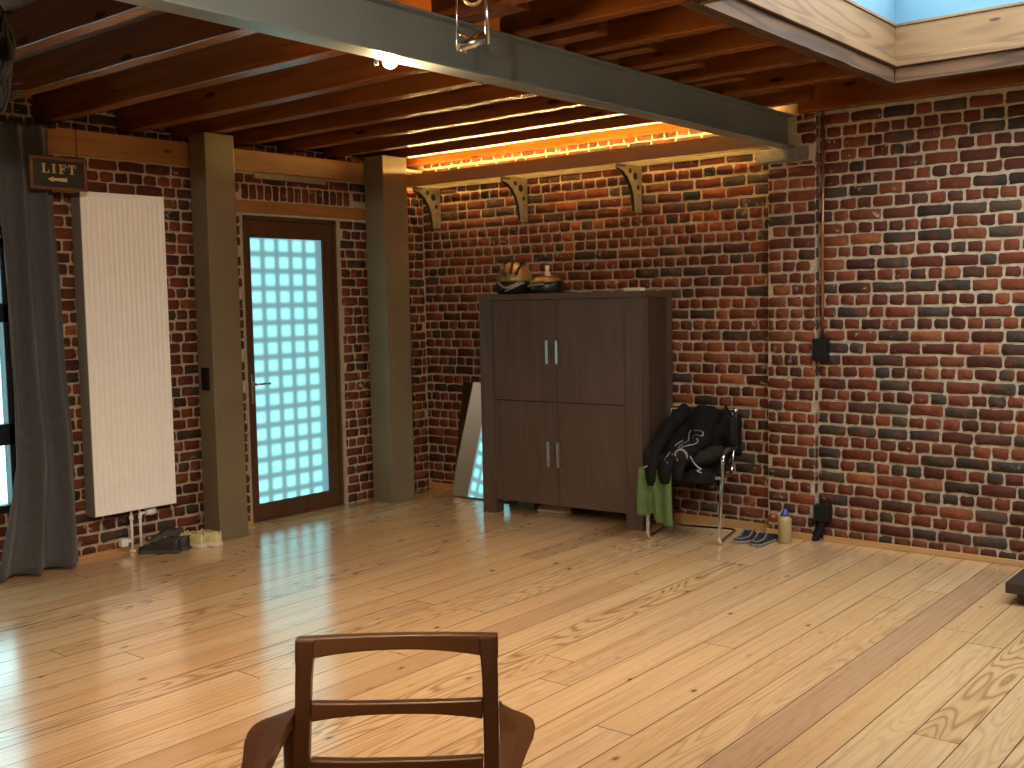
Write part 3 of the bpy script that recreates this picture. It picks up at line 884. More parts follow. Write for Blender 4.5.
def bracket_curve(name, parent, loc):
    outl = [(-0.010, -0.320), (-0.010, 0.0), (-0.292, 0.0), (-0.300, -0.030), (-0.245, -0.046), (-0.185, -0.084), (-0.140, -0.140), (-0.112, -0.20), (-0.098, -0.27), (-0.094, -0.320)]
    cu = bpy.data.curves.new('tmp', 'CURVE'); cu.dimensions = '2D'; cu.fill_mode = 'BOTH'; cu.extrude = 0.011; cu.bevel_depth = 0.003
    def poly(p):
        s = cu.splines.new('POLY'); s.points.add(len(p) - 1); s.use_cyclic_u = True
        for q, (a, b) in zip(s.points, p): q.co = (a, b, 0, 1)
    poly(outl)
    for cx, cy, r in ((-0.090, -0.075, 0.030), (-0.055, -0.150, 0.021), (-0.155, -0.042, 0.021), (-0.050, -0.205, 0.009)):
        poly([(cx + r * math.cos(a), cy + r * math.sin(a)) for a in (-2 * PI * k / 14 for k in range(14))])
    tmp = bpy.data.objects.new('tmp', cu); COL.objects.link(tmp)
    me = bpy.data.meshes.new_from_object(tmp.evaluated_get(bpy.context.evaluated_depsgraph_get()))
    bpy.data.objects.remove(tmp)
    me.transform(Matrix(((0, 0, 1, 0), (1, 0, 0, 0), (0, 1, 0, 0), (0, 0, 0, 1))))
    me.materials.clear(); me.materials.append(MT['bracket'])
    o = bpy.data.objects.new(name, me); COL.objects.link(o); o.parent = parent; o.location = loc
    # dark curved strap along the front edge
    b = BM()
    for (a0, b0), (a1, b1) in zip(outl[3:-1], outl[4:]):
        pass
    tube(b, smooth_path([(0, -0.292, -0.024), (0, -0.243, -0.050), (0, -0.183, -0.088), (0, -0.137, -0.143), (0, -0.109, -0.20), (0, -0.095, -0.27), (0, -0.091, -0.320)], 4), 0.014, 8)
    for k in range(3):
        cyl(b, (-0.016, -0.285 + k * 0.026, -0.014), (0.016, -0.285 + k * 0.026, -0.014), 0.009, seg=8)
    for cx, cz, r in ((-0.090, -0.075, 0.030), (-0.055, -0.150, 0.021), (-0.155, -0.042, 0.021), (-0.050, -0.205, 0.009)):
        cyl(b, (-0.0125, cx, cz), (0.0125, cx, cz), r, seg=14)  # black discs in the holes, painting the shade inside them
    obj('bracket_strap', b, 'black_plastic', o)
    return o


for xx in (0.165, 1.08, 2.11): bracket_curve('bracket', T, (xx, 0, 0.002))

# ------------------------------------------------------------------ cabinet
T = thing('cabinet', 'tall dark brown four door cabinet against the brick wall', 'cabinet', (-5.188, 5.956, 0), math.atan2(.081, 1.326))
CW, CH, CD = 1.347, 1.61, 0.45
for a in ((0.0, 0.118, 0.0, 0.10), (CW - 0.126, CW, 0.0, 0.10), (0.0, 0.118, CD - 0.08, CD), (CW - 0.126, CW, CD - 0.08, CD)):
    box_obj('corner_post', a[0], a[1], a[2], a[3], 0, CH - 0.044, 'cabinet', T)
o = box_obj('top_panel', -0.001, CW + 0.001, -0.001, CD + 0.002, CH - 0.043, CH, 'cabinet', T)
for s, nm in ((0, 'side_panel'), (1, 'side_panel')):
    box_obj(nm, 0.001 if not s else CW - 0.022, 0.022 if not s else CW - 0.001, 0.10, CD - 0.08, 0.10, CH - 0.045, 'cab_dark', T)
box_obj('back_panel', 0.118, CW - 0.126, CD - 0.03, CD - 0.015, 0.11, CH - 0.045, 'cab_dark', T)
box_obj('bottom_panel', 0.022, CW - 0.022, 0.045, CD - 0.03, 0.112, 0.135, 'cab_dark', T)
xs = (0.121, 0.669, 0.6735, CW - 0.129)
for k, (a, b, z0, z1) in enumerate(((xs[0], xs[1], 0.845, 1.564), (xs[2], xs[3], 0.845, 1.564), (xs[0], xs[1], 0.106, 0.840), (xs[2], xs[3], 0.106, 0.840))):
    d = box_obj('door', a, b, 0.006, 0.028, z0, z1, 'cabinet', T, 0.0015)
    hx = 0.613 if k % 2 == 0 else 0.695
    h0, h1 = (1.112, 1.281) if k < 2 else (0.383, 0.563)
    bm = BM()
    bx(bm, hx - 0.011, hx + 0.011, -0.034, -0.026, h0, h1, 0, 0.003)
    for z in (h0 + 0.012, h1 - 0.012): bx(bm, hx - 0.009, hx + 0.009, -0.028, 0.007, z - 0.008, z + 0.008)
    obj('handle', bm, 'chrome', d)

# ------------------------------------------------------------------ things on the cabinet
def on_cab(x, y): 
    a = math.atan2(.081, 1.326)
    return (-5.188 + x * math.cos(a) - y * math.sin(a), 5.956 + x * math.sin(a) + y * math.cos(a), CH)


def dome(bm, rx, ry, h, z0, seg=28, n=10, mi=0, power=2.0, y_back=1.0, cut=0.0):
    rings = []
    for i in range(n + 1):
        a = cut + (PI / 2 - cut) * i / n
        k = max(math.cos(a), 0.02); z = z0 + h * (math.sin(a) - math.sin(cut)) / (1 - math.sin(cut))
        rings.append([(rx * k * math.cos(t), ry * k * math.sin(t), z) for t in (2 * PI * j / seg for j in range(seg))])
    loft(bm, rings, mi)


p = on_cab(0.145, 0.25)
T = thing('bicycle_helmet', 'rounded gold and black vented helmet at the left end of the cabinet top', 'helmet', p, 0.5)
bm = BM(); dome(bm, 0.135, 0.165, 0.150, 0.088)
sh = obj('helmet_shell', bm, 'helmet_gold', T)
bm = BM()
for k in (-1, 0, 1):
    pts = [(k * 0.07 * math.cos(a) , -0.172 * math.cos(a), 0.090 + 0.152 * math.sin(a)) for a in (PI * j / 16 for j in range(2, 15))]
    pts = [(k * (0.040 + 0.03 * math.sin(PI * j / 12)), q[1], q[2] + 0.003 - abs(k) * 0.012) for j, q in enumerate(pts)]
    tube(bm, pts, 0.014, 8, 0, flat=0.5)
obj('helmet_vent', bm, 'helmet_black', T)
bm = BM(); rings = []
for z, k in ((0.0, 0.90), (0.02, 1.0), (0.07, 1.03), (0.092, 1.01)):
    rings.append([(0.135 * k * math.cos(t), 0.165 * k * math.sin(t), z) for t in (2 * PI * j / 28 for j in range(28))])
loft(bm, rings)
obj('helmet_rim', bm, 'helmet_black', T)
bm = BM()
tube(bm, smooth_path([(-0.10, -0.135, 0.085), (-0.03, -0.178, 0.045), (0.06, -0.165, 0.080)]), 0.007, 6)
tube(bm, smooth_path([(-0.04, -0.172, 0.02), (0.03, -0.178, 0.05), (0.10, -0.14, 0.085)]), 0.006, 6)
obj('strap', bm, 'helmet_silver', T)

p = on_cab(0.425, 0.25)
T = thing('cycling_cap_helmet', 'low black helmet with gold top and white stripe on the cabinet', 'helmet', p, 0.1)
bm = BM(); rings = []
for z, k in ((0.0, 0.93), (0.015, 1.0), (0.05, 1.02), (0.078, 0.98)):
    rings.append([(0.132 * k * math.cos(t), 0.12 * k * math.sin(t), z + (0.012 * math.cos(t) if z > .04 else 0)) for t in (2 * PI * j / 28 for j in range(28))])
loft(bm, rings)
obj('helmet_rim', bm, 'helmet_black', T)
bm = BM(); dome(bm, 0.126, 0.115, 0.060, 0.072, cut=0.0)
obj('helmet_shell', bm, 'helmet_gold', T)
bm = BM()
tube(bm, [(0.135 * 1.02 * math.cos(t), 0.1235 * math.sin(t), 0.062 + 0.012 * math.cos(t)) for t in (PI * 1.25 + 0.11 * j for j in range(12))], 0.006, 6)
obj('stripe', bm, 'helmet_silver', T)
p = on_cab(0.335, 0.405)
T = thing('spray_bottle', 'small white bottle standing behind the low helmet on the cabinet', 'bottle', p)
bm = BM(); lathe(bm, [(0.024, 0), (0.026, 0.01), (0.026, 0.13), (0.024, 0.15), (0.014, 0.17), (0.012, 0.175)])
obj('bottle_body', bm, 'card', T)
bm = BM(); lathe(bm, [(0.016, 0.172), (0.017, 0.18), (0.017, 0.205), (0.013, 0.21)])
obj('bottle_cap', bm, 'white_plastic', T)
p = on_cab(1.21, 0.16)
bm = BM(); bx(bm, -0.065, 0.065, -0.035, 0.035, 0.0005, 0.024, 0, 0.006)
o = obj('small_box', bm, 'card', None, p)
tag(o, 'small flat cream box at the right end of the cabinet top', 'box')

# ------------------------------------------------------------------ shoes
def shoe_profile(L_, W_, H_):
    """rings along the shoe (toe at y = L): outer wall up, over the rim and down inside"""
    R_ = []
    for i in range(15):
        t = i / 14
        y = t * L_
        wd = W_ * (0.36 + 0.10 * math.sin(PI * min(1, t * 1.25)) + 0.05 * t) 
        if t > 0.80: wd *= math.sqrt(max(0.02, 1 - ((t - 0.80) / 0.205) ** 2))
        if t < 0.10: wd *= 0.72 + 2.8 * t
        op = 1 if t < 0.52 else max(0.0, 1 - (t - 0.52) / 0.10)
        hh = H_ * (1.0 - 0.10 * math.sin(PI * t / 0.55)) if t < 0.55 else H_ * (0.92 - 0.42 * min(1, (t - 0.55) / 0.33) ** 0.75)
        if t > 0.90: hh *= 0.86
        if t > 0.97: hh *= 0.62
        R_.append((y, wd, hh, op))
    return R_


def shoe(name, label, cat, loc, rotz, group, upper, sole, inner, L_=0.29, W_=0.105, H_=0.10, side=1, lace=None, heel=None, sole_h=0.022, mule=False, collar=None):
    T = thing(name, label, cat, loc, rotz, group)
    P = shoe_profile(L_, W_, H_)
    if mule: P = [(y, wd, (sole_h + 0.016 + (H_ - sole_h - 0.016) * max(0, min(1, (y / L_ - 0.30) / 0.22))) if y / L_ < 0.56 else hh, op) for y, wd, hh, op in P]
    b = BM(); rings = []
    def bend(x, y): return x + side * 0.018 * math.sin(PI * y / L_) - side * 0.010 * (y / L_) ** 2
    for y, wd, hh, op in P:
        wd = wd * 1.06
        rings.append([(bend(k * wd, y), y * 1.012 - 0.002, z) for k, z in ((-0.9, 0.0), (0.9, 0.0), (1.0, 0.006), (1.0, sole_h), (-1.0, sole_h), (-1.0, 0.006))])
    loft(b, rings, 0, True, True, False)
    obj('sole', b, sole, T, mods=(('BEVEL', dict(width=0.003, segments=2)),))
    b = BM(); rings = []
    for y, wd, hh, op in P:
        pts = []
        top = max(hh, sole_h + 0.012)
        ow = wd * (0.62 if op > 0 else 0.5)          # half width at the rim
        for k in range(6):                            # outer wall, bulging
            a = k / 5
            x = wd * (1 - 0.02) * (1 - (1 - ow / wd) * a ** 2.2)
            pts.append((x, sole_h * 0.9 + (top - sole_h * 0.9) * (math.sin(a * PI / 2) ** 0.9)))
        dip = op * (top - sole_h - 0.012)
        pts.append((ow * 0.86, top - 0.003 * op + 0.004 * (1 - op)))
        pts.append((ow * 0.80, top - dip * 0.5 + 0.006 * (1 - op)))
        pts.append((ow * 0.5, top - dip + 0.008 * (1 - op)))
        full = [(-x, z) for x, z in pts] + [(x, z) for x, z in pts[::-1]]
        rings.append([(bend(x, y), y, z) for x, z in full])
    V = loft(b, rings, 0, False, False, True)
    for V_ in (V[0], V[-1]):
        try: b.faces.new(V_).smooth = True
        except Exception: pass
    # inside faces dark
    for f in b.faces:
        c = f.calc_center_median()
        if len(f.verts) == 4:
            tt = c.y / L_
            if tt < 0.55:
                k = min(range(len(P)), key=lambda i: abs(P[i][0] - c.y))
                if abs(c.x - bend(0, c.y)) < P[k][1] * 0.56: f.material_index = 1
    obj('upper', b, [upper, inner], T, mods=(('SUBSURF', dict(levels=1, render_levels=1)),))
    if collar:
        b = BM(); Q = [q for q in P if q[3] >= 1]
        loop = [(bend(q[1] * 0.60, q[0]), q[0], q[2]) for q in Q] + [(bend(-q[1] * 0.60, q[0]), q[0], q[2]) for q in Q[::-1]]
        tube(b, loop, 0.0045, 6, 0, True)
        obj('collar', b, collar, T)
    if lace:
        b = BM()
        for k in range(4):
            t = 0.57 + 0.055 * k; y = t * L_
            i = min(range(len(P)), key=lambda q: abs(P[q][0] - y))
            z = P[i][2]; ww = P[i][1] * 0.52
            tube(b, [(bend(-ww, y), y, z - 0.004), (bend(0, y), y + 0.006, z + 0.013), (bend(ww, y), y, z - 0.004)], 0.0035, 6)
        obj('laces', b, lace, T)
    if heel:
        b = BM()
        tube(b, [(bend(x, 0.002), -0.004 - (0.000 if abs(x) < .001 else 0.0), z) for x, z in ((0, 0.03), (0, 0.06), (0, H_ * 0.95))], 0.007, 8, flat=0.6)
        obj('heel_tab', b, heel, T)
    return T


G_RAD = 'shoes below the radiator'
def dirz(dx, dy): return math.atan2(dy, dx) - PI / 2
# black lace-ups, toes towards the curtain
shoe('lace_up_shoe', 'black lace up shoe nearest the radiator pipes, toe to the curtain', 'shoe', (-5.915, 3.845, 0), dirz(-.80, -.60), G_RAD, 'black_leather', 'dark_sole', 'dark_hole', 0.265, 0.096, 0.088, 1, 'grey_rubber', collar='dark_sole')
shoe('lace_up_shoe', 'black lace up shoe squeezed between its mate and the yellow trainers', 'shoe', (-5.945, 3.935, 0), dirz(-.86, -.50), G_RAD, 'black_leather', 'dark_sole', 'dark_hole', 0.265, 0.092, 0.090, -1, 'grey_rubber', collar='dark_sole')
# brown slip-on leaning behind, against the wall
s = shoe('slip_on_shoe', 'dark brown slip on shoe against the wall behind the black shoes', 'shoe', (-6.222, 4.075, 0.0), dirz(-.0, -1.0), G_RAD, 'dark_leather', 'dark_leather', 'dark_hole', 0.27, 0.075, 0.095, 1)
# pale yellow trainers, heels to the room
shoe('running_shoe', 'pale yellow trainer on the left, heel to the room, beside the black shoes', 'shoe', (-5.905, 4.020, 0), dirz(-.94, -.22), G_RAD, 'yellow_shoe', 'white_sole', 'tan_shoe', 0.26, 0.085, 0.100, 1, 'white_sole', 'white_sole', 0.026)
shoe('running_shoe', 'pale yellow trainer on the right, heel to the room, nearest the column', 'shoe', (-5.868, 4.115, 0), dirz(-.96, -.10), G_RAD, 'yellow_shoe', 'white_sole', 'tan_shoe', 0.26, 0.085, 0.100, -1, 'white_sole', 'white_sole', 0.026)
# slippers beside the tubular chair
G_SL = 'black slippers by the tubular chair'
shoe('slipper', 'black slipper with grey edge, the one touching the chair runner', 'slipper', (-3.155, 6.06, 0), dirz(-.05, 1.0), G_SL, 'black_leather', 'grey_rubber', 'dark_hole', 0.27, 0.105, 0.070, 1, None, None, 0.020, True, 'grey_rubber')
shoe('slipper', 'black slipper with grey edge, the one next to the cream bottle', 'slipper', (-3.025, 6.04, 0), dirz(.04, 1.0), G_SL, 'black_leather', 'grey_rubber', 'dark_hole', 0.27, 0.105, 0.070, -1, None, None, 0.020, True, 'grey_rubber')
# under the cabinet
shoe('sneaker', 'off white sneaker pushed under the cabinet', 'shoe', (-4.60, 6.27, 0), dirz(-1.0, -.22), None, 'tan_shoe', 'white_sole', 'tan_shoe', 0.27, 0.10, 0.085, 1, 'tan_shoe')
bm = BM(); bx(bm, 0, 0.16, 0, 0.12, 0.0, 0.095, 0, 0.006); bx(bm, -0.004, 0.164, -0.004, 0.124, 0.078, 0.096, 0, 0.003)
o = obj('storage_box', bm, 'green_glass', None, (-5.07, 6.22, 0.0005)); tag(o, 'low grey green box under the left end of the cabinet', 'box')

# ------------------------------------------------------------------ mirror
T = thing('leaning_mirror', 'frameless mirror leaning on the brick wall left of the cabinet', 'mirror', (-5.80, 6.285, 0.002), math.radians(4))
lean = math.atan2(0.165, 0.91)
ml = 0.925
def mf(x, s, d): return Vector((x, s * math.sin(lean) + d * math.cos(lean), s * math.cos(lean) - d * math.sin(lean) + 0.006))
bm = BM(); prism(bm, [(0, 0), (0.56, 0), (0.56, ml), (0, ml)], lambda u, v, d: mf(u, v, d), 0.004, 0.022)
obj('mirror_backing', bm, 'mirror_edge', T)
bm = BM(); prism(bm, [(0.004, 0.004), (0.556, 0.004), (0.556, ml - 0.004), (0.004, ml - 0.004)], lambda u, v, d: mf(u, v, d), 0.0, 0.004)
obj('mirror_glass', bm, 'mirror', T)

# ------------------------------------------------------------------ radiator
T = thing('panel_radiator', 'tall cream vertical panel radiator on the brick wall', 'radiator', (XL, 3.415, 0))
RW, RZ0, RZ1 = 0.562, 0.278, 2.266
bm = BM()
# fluted front: shallow vertical ribs
xf = 0.140
n = 15; prof = [(0.0, 0.128), (0.004, xf)]
m = 0.020
for k in range(n):
    a = m + (RW - 2 * m) * k / n; wv = (RW - 2 * m) / n
    prof += [(a + wv * .12, xf), (a + wv * .26, xf - 0.0045), (a + wv * .74, xf - 0.0045), (a + wv * .88, xf)]
prof += [(RW - 0.004, xf), (RW, 0.128)]
zz = [RZ0, RZ0 + 0.030, RZ0 + 0.045, RZ1 - 0.045, RZ1 - 0.030, RZ1]
rings = []
for z in zz:
    fl0 = z in (zz[0], zz[1], zz[-1], zz[-2])
    rings.append([((xf if (fl0 and x < xf and 0 < i < len(prof) - 1) else x), y, z) for i, (y, x) in enumerate(prof)])
loft(bm, rings, 0, False, False, False)
bx(bm, 0.052, 0.127, 0.0, RW, RZ0 + 0.001, RZ1 - 0.001)
bx(bm, 0.110, 0.139, 0.0, RW, RZ1 - 0.004, RZ1 + 0.002, 0, 0.001); bx(bm, 0.110, 0.139, 0.0, RW, RZ0 - 0.002, RZ0 + 0.004, 0, 0.001)
bx(bm, 0.12, xf + 0.0015, -0.003, 0.004, RZ0 - 0.002, RZ1 + 0.002, 0, 0.001); bx(bm, 0.12, xf + 0.0015, RW - 0.004, RW + 0.003, RZ0 - 0.002, RZ1 + 0.002, 0, 0.001)
obj('front_panel', bm, 'radiator', T)
box_obj('side_cover', 0.030, 0.134, -0.006, 0.002, RZ0 - 0.005, RZ1 - 0.006, 'rad_side', T, 0.001)
box_obj('side_cover', 0.030, 0.118, RW - 0.002, RW + 0.006, RZ0 - 0.005, RZ1 - 0.006, 'rad_side', T, 0.001)
for z in (0.6, 1.9):
    for y in (0.12, 0.44): box_obj('wall_bracket', 0.012, 0.055, y - .02, y + .02, z, z + 0.06, 'rad_side', T)
for y in (0.268, 0.330):
    bm = BM(); cyl(bm, (0.085, y, 0.0), (0.085, y, RZ0 + 0.006), 0.0085)
    cyl(bm, (0.085, y, 0.0), (0.085, y, 0.012), 0.020)
    cyl(bm, (0.085, y, 0.205), (0.085, y, 0.235), 0.0145, seg=6)
    obj('pipe', bm, 'white_plastic', T)
bm = BM(); cyl(bm, (0.085, 0.330, 0.238), (0.085, 0.372, 0.240), 0.010); cyl(bm, (0.085, 0.372, 0.240), (0.085, 0.440, 0.240), 0.020, 0.022, 14)
cyl(bm, (0.085, 0.40, 0.240), (0.085, 0.43, 0.240), 0.024, 0.024, 14)
obj('thermostat_valve', bm, 'white_plastic', T)
bm = BM(); cyl(bm, (0.05, 0.22, 0.065), (0.085, 0.268, 0.075), 0.010); bx(bm, 0.035, 0.085, 0.195, 0.245, 0.04, 0.095, 0, 0.010)
obj('drain_valve', bm, 'white_plastic', T)

# ------------------------------------------------------------------ curtain, rod
T = thing('curtain', 'floor length grey curtain hanging beside the window', 'curtain', (-6.175, 3.06, 0))
def cur(u, v):
    z = 2.625 - v * 2.600
    ya = -0.185 + 0.03 * math.sin(v * 3.0) - 0.13 * max(0, v - 0.75) / 0.25 * 1.0
    yb = 0.170 + 0.065 * min(1, v * 1.2)
    amp = 0.034 + 0.026 * v
    ph = u * PI * 2 * 2.6 + 0.9 + 0.5 * math.sin(v * 4) + 0.35 * noise.noise(Vector((u * 3, v * 3, 1)))
    x = 0.055 + amp * math.sin(ph) + 0.010 * noise.noise(Vector((u * 9, v * 6, 4))) + 0.02 * v
    y = ya + (yb - ya) * u + 0.012 * math.cos(ph * 1.0) + 0.012 * noise.noise(Vector((u * 5, v * 5, 9)))
    if v < 0.02: x = 0.055 + 0.7 * (x - 0.055)
    return Vector((x, y, z + (0.012 * noise.noise(Vector((u * 6, 0, 2))) if v > .97 else 0) - (0.018 * (0.5 + 0.5 * math.sin(ph * 2)) if v < 0.03 else 0)))
bm = BM(); grid_sheet(bm, cur, 90, 60)
obj('curtain_cloth', bm, 'curtain', T, mods=(('SOLIDIFY', dict(thickness=0.004)),), recalc=False)
for k in range(7):
    bm = BM()
    y = -0.15 + 0.05 * k
    tube(bm, [(0.055 + 0.018 * math.cos(a), y, 2.632 + 0.018 * math.sin(a)) for a in (2 * PI * j / 12 for j in range(12))], 0.0025, 6, 0, True)
    obj('curtain_ring', bm, 'black_plastic', T)
T = thing('curtain_rod', 'black curtain rod above the window, its end showing past the curtain', 'curtain rod', (-6.12, 1.0, 2.632))
bm = BM(); cyl(bm, (0, 0, 0), (0, 2.225, 0), 0.009)
obj('rod', bm, 'black_plastic', T)
bm = BM(); cyl(bm, (0, 2.222, 0), (0, 2.262, 0), 0.015)
obj('finial', bm, 'black_plastic', T)
for y in (0.10, 1.90): box_obj('rod_bracket', -0.150, -0.004, y, y + 0.015, -0.008, 0.008, 'black_plastic', T, 0.001)

# ------------------------------------------------------------------ LIFT sign
SX = -5.98
T = thing('hanging_sign', 'framed black hanging sign with gold word LIFT and arrow', 'sign', (SX, 3.194, 2.245), 0.0)
SW, SH = 0.342, 0.187
box_obj('sign_board', -0.008, 0.006, -SW / 2 + .012, SW / 2 - .012, 0.012, SH - 0.012, 'sign_black', T, 0.001)
bm = BM(); fwid = 0.017
for a in ((-SW / 2, SW / 2, 0, fwid), (-SW / 2, SW / 2, SH - fwid, SH), (-SW / 2, -SW / 2 + fwid, fwid, SH - fwid), (SW / 2 - fwid, SW / 2, fwid, SH - fwid)):
    bx(bm, -0.012, 0.014, a[0], a[1], a[2], a[3], 0, 0.003)
obj('sign_frame', bm, 'sign_frame', T)
bm = BM()
def lb(y0, y1, z0, z1): bx(bm, 0.0055, 0.0085, y0, y1, z0, z1)
zb, zh = 0.093, 0.054
st, th = 0.0125, 0.0055
lw = 0.044
y = -0.100
# L
lb(y + .006, y + .006 + st, zb, zb + zh); lb(y, y + .026, zb + zh - th, zb + zh); lb(y, y + lw, zb, zb + th); lb(y + lw - th, y + lw, zb, zb + .020)
y += 0.060
# I
lb(y + .006, y + .006 + st, zb, zb + zh); lb(y, y + .0245, zb, zb + th); lb(y, y + .0245, zb + zh - th, zb + zh)
y += 0.042
# F
lb(y + .006, y + .006 + st, zb, zb + zh); lb(y, y + .026, zb, zb + th); lb(y, y + lw, zb + zh - th, zb + zh); lb(y + lw - th, y + lw, zb + zh - .018, zb + zh)
lb(y + .012, y + .032, zb + .026, zb + .026 + th); lb(y + .029, y + .034, zb + .019, zb + .038)
y += 0.056
# T
lb(y + .017, y + .017 + st, zb, zb + zh); lb(y + .010, y + .036, zb, zb + th); lb(y, y + .047, zb + zh - th, zb + zh); lb(y, y + th, zb + zh - .018, zb + zh); lb(y + .047 - th, y + .047, zb + zh - .018, zb + zh)
obj('lettering', bm, 'gold', T)
bm = BM()
prism(bm, [(-0.068, 0.059), (-0.030, 0.076), (-0.034, 0.066), (0.052, 0.070), (0.047, 0.059), (0.052, 0.048), (-0.034, 0.052), (-0.030, 0.042)], lambda u, v, d: Vector((d, u, v)), 0.0055, 0.0085)
obj('arrow', bm, 'gold', T)
bm = BM()
cyl(bm, (0, 0.120, SH - 0.004), (0, 0.120, 0.452), 0.0022, seg=6)
for k in range(9):
    z = SH + 0.02 + k * 0.03
    tube(bm, [(0.004 * math.cos(a), 0.120, z + 0.009 * math.sin(a)) for a in (2 * PI * j / 8 for j in range(8))], 0.0015, 5, 0, True)
obj('hanging_wire', bm, 'black_plastic', T)

# ------------------------------------------------------------------ dried vine
T = thing('dried_vine', 'dark shaggy dried vine hanging from the joists by the curtain', 'dried plant', (-4.03, 1.940, 2.285))
bm = BM(); rv = random.Random(4)
for k in range(26):
    a0 = rv.uniform(0, 2 * PI); r0 = rv.uniform(0.0, 0.042); tw = rv.uniform(-3, 3)
    zb_ = rv.uniform(0.0, 0.12); zt_ = rv.uniform(0.32, 0.404)
    pts = []
    for i in range(9):
        t = i / 8
        r = r0 * (0.5 + math.sin(PI * t) * 0.7) + 0.008 * rv.uniform(-1, 1)
        pts.append((r * math.cos(a0 + tw * t), r * math.sin(a0 + tw * t), zb_ + (zt_ - zb_) * t))
    tube(bm, smooth_path(pts, 3), rv.uniform(0.006, 0.014), 6, 0, rfun=lambda t: 0.35 + 0.9 * math.sin(PI * min(1, t * 0.9 + 0.1)))
obj('stem_bundle', bm, 'vine', T)
bm = BM()
for k in range(40):
    a0 = rv.uniform(0, 2 * PI); z = rv.uniform(0.06, 0.38); r = rv.uniform(0.02, 0.05)
    c = Vector((r * math.cos(a0), r * math.sin(a0), z)); d = Vector((math.cos(a0), math.sin(a0), rv.uniform(-1.2, 0.4))).normalized() * rv.uniform(0.03, 0.055)
    s = d.cross(Vector((0, 0, 1))).normalized() * 0.010
    tube(bm, [c, c + d * 0.5 + s * 0.3, c + d], 0.007, 5, 0, rfun=lambda t: 1.0 - 0.8 * t, flat=0.3)
obj('dry_leaves', bm, 'vine', T)

# ------------------------------------------------------------------ switch, pipe, sockets
bm = BM(); bx(bm, -0.042, 0.042, -0.010, 0.0, 0.0, 0.150, 0, 0.006); bx(bm, -0.030, 0.030, -0.014, -0.009, 0.02, 0.125, 0, 0.003)
o = obj('light_switch', bm, 'black_plastic', None, (-6.073, 4.1995, 1.005)); tag(o, 'black switch plate on the column beside the radiator', 'switch')
T = thing('copper_pipe', 'thin copper pipe running down the brick to the black wall box', 'pipe', (-2.762, YR - 0.024, 1.29))
bm = BM(); cyl(bm, (0, 0, 0), (0, 0, 1.395), 0.0095, seg=12)
obj('pipe', bm, 'copper', T)
for z in (0.35, 1.1):
    bm = BM(); bx(bm, -0.014, 0.014, -0.006, 0.014, z, z + 0.014, 0, 0.003); obj('pipe_clip', bm, 'copper', T)
T = thing('wall_box', 'black wall box at the end of the copper pipe', 'switch', (-2.763, YR - 0.014, 1.150))
box_obj('box_body', -0.046, 0.046, -0.062, 0.0, 0.0, 0.138, 'black_plastic', T, 0.006)
box_obj('box_lid', -0.038, 0.038, -0.068, -0.060, 0.010, 0.128, 'black_plastic', T, 0.003)
T = thing('socket_box', 'black socket box with conduit low on the wall beside the pier', 'socket', (-2.745, YR - 0.014, 0.0))
box_obj('box_body', -0.050, 0.050, -0.070, 0.0, 0.135, 0.238, 'black_plastic', T, 0.008)
bm = BM(); tube(bm, smooth_path([(0.0, -0.035, 0.140), (-0.012, -0.035, 0.095), (-0.040, -0.034, 0.045), (-0.055, -0.034, 0.001)]), 0.026, 12)
obj('conduit', bm, 'black_plastic', T)

# ------------------------------------------------------------------ bottle
T = thing('squeeze_bottle', 'cream bottle with blue cap on the floor by the brick pier', 'bottle', (-2.927, 6.262, 0))
bm = BM(); lathe(bm, [(0.037, 0), (0.042, 0.006), (0.042, 0.145), (0.040, 0.156), (0.026, 0.168), (0.022, 0.172)], seg=28)
obj('bottle_body', bm, 'bottle', T)
bm = BM(); lathe(bm, [(0.024, 0.170), (0.025, 0.176), (0.023, 0.196), (0.015, 0.204), (0.012, 0.214), (0.006, 0.217)], seg=20)
obj('bottle_cap', bm, 'blue_cap', T)
bm = BM(); tube(bm, [(0.0425 * math.cos(a), 0.0425 * math.sin(a), 0.112) for a in (PI * 1.02 + 0.08 * j for j in range(6))], 0.003, 6)
obj('label_mark', bm, 'black_plastic', T)

# ------------------------------------------------------------------ tubular chair
CA = math.atan2(.107, .455)
T = thing('tubular_chair', 'chrome cantilever armchair with black seat heaped with dark clothes', 'chair', (-3.448, 5.888, 0), CA)
hw = 0.234
r_ = 0.0125
path = [(-hw - .008, 0.40, 0.575), (-hw - .012, 0.06, 0.575), (-hw, 0.0, 0.0127), (-hw, 0.44, 0.0127), (hw, 0.44, 0.0127), (hw, 0.0, 0.0127), (hw + .012, 0.06, 0.575), (hw + .008, 0.40, 0.575)]
bm = BM(); tube(bm, round_path(path, 0.055, 7), r_, 14)
obj('tube_frame', bm, 'polished', T)
bm = BM()
for s in (-1, 1):
    tube(bm, round_path([(s * (hw - 0.015), 0.02, 0.425), (s * (hw - 0.015), 0.37, 0.395), (s * (hw - 0.010), 0.47, 0.80)], 0.06), 0.011, 12)
tube(bm, round_path([(-hw + .010, 0.47, 0.79), (-hw + .012, 0.472, 0.815), (hw - .012, 0.472, 0.815), (hw - .010, 0.47, 0.79)], 0.02), 0.011, 12)
for s in (-1, 1): cyl(bm, (s * (hw - 0.015), 0.405, 0.55), (s * (hw + .008), 0.40, 0.575), 0.010)
tube(bm, [(-hw + .015, 0.025, 0.425), (hw - .015, 0.025, 0.425)], 0.011, 10)
obj('seat_frame', bm, 'polished', T)
def seatf(u, v): 
    return Vector((-0.212 + 0.424 * u, 0.0 + 0.38 * v, 0.434 - 0.030 * v - 0.018 * math.sin(PI * u) * math.sin(PI * v)))
bm = BM(); grid_sheet(bm, seatf, 12, 10)
obj('seat', bm, 'black_leather', T, mods=(('SOLIDIFY', dict(thickness=0.020)),), recalc=False)
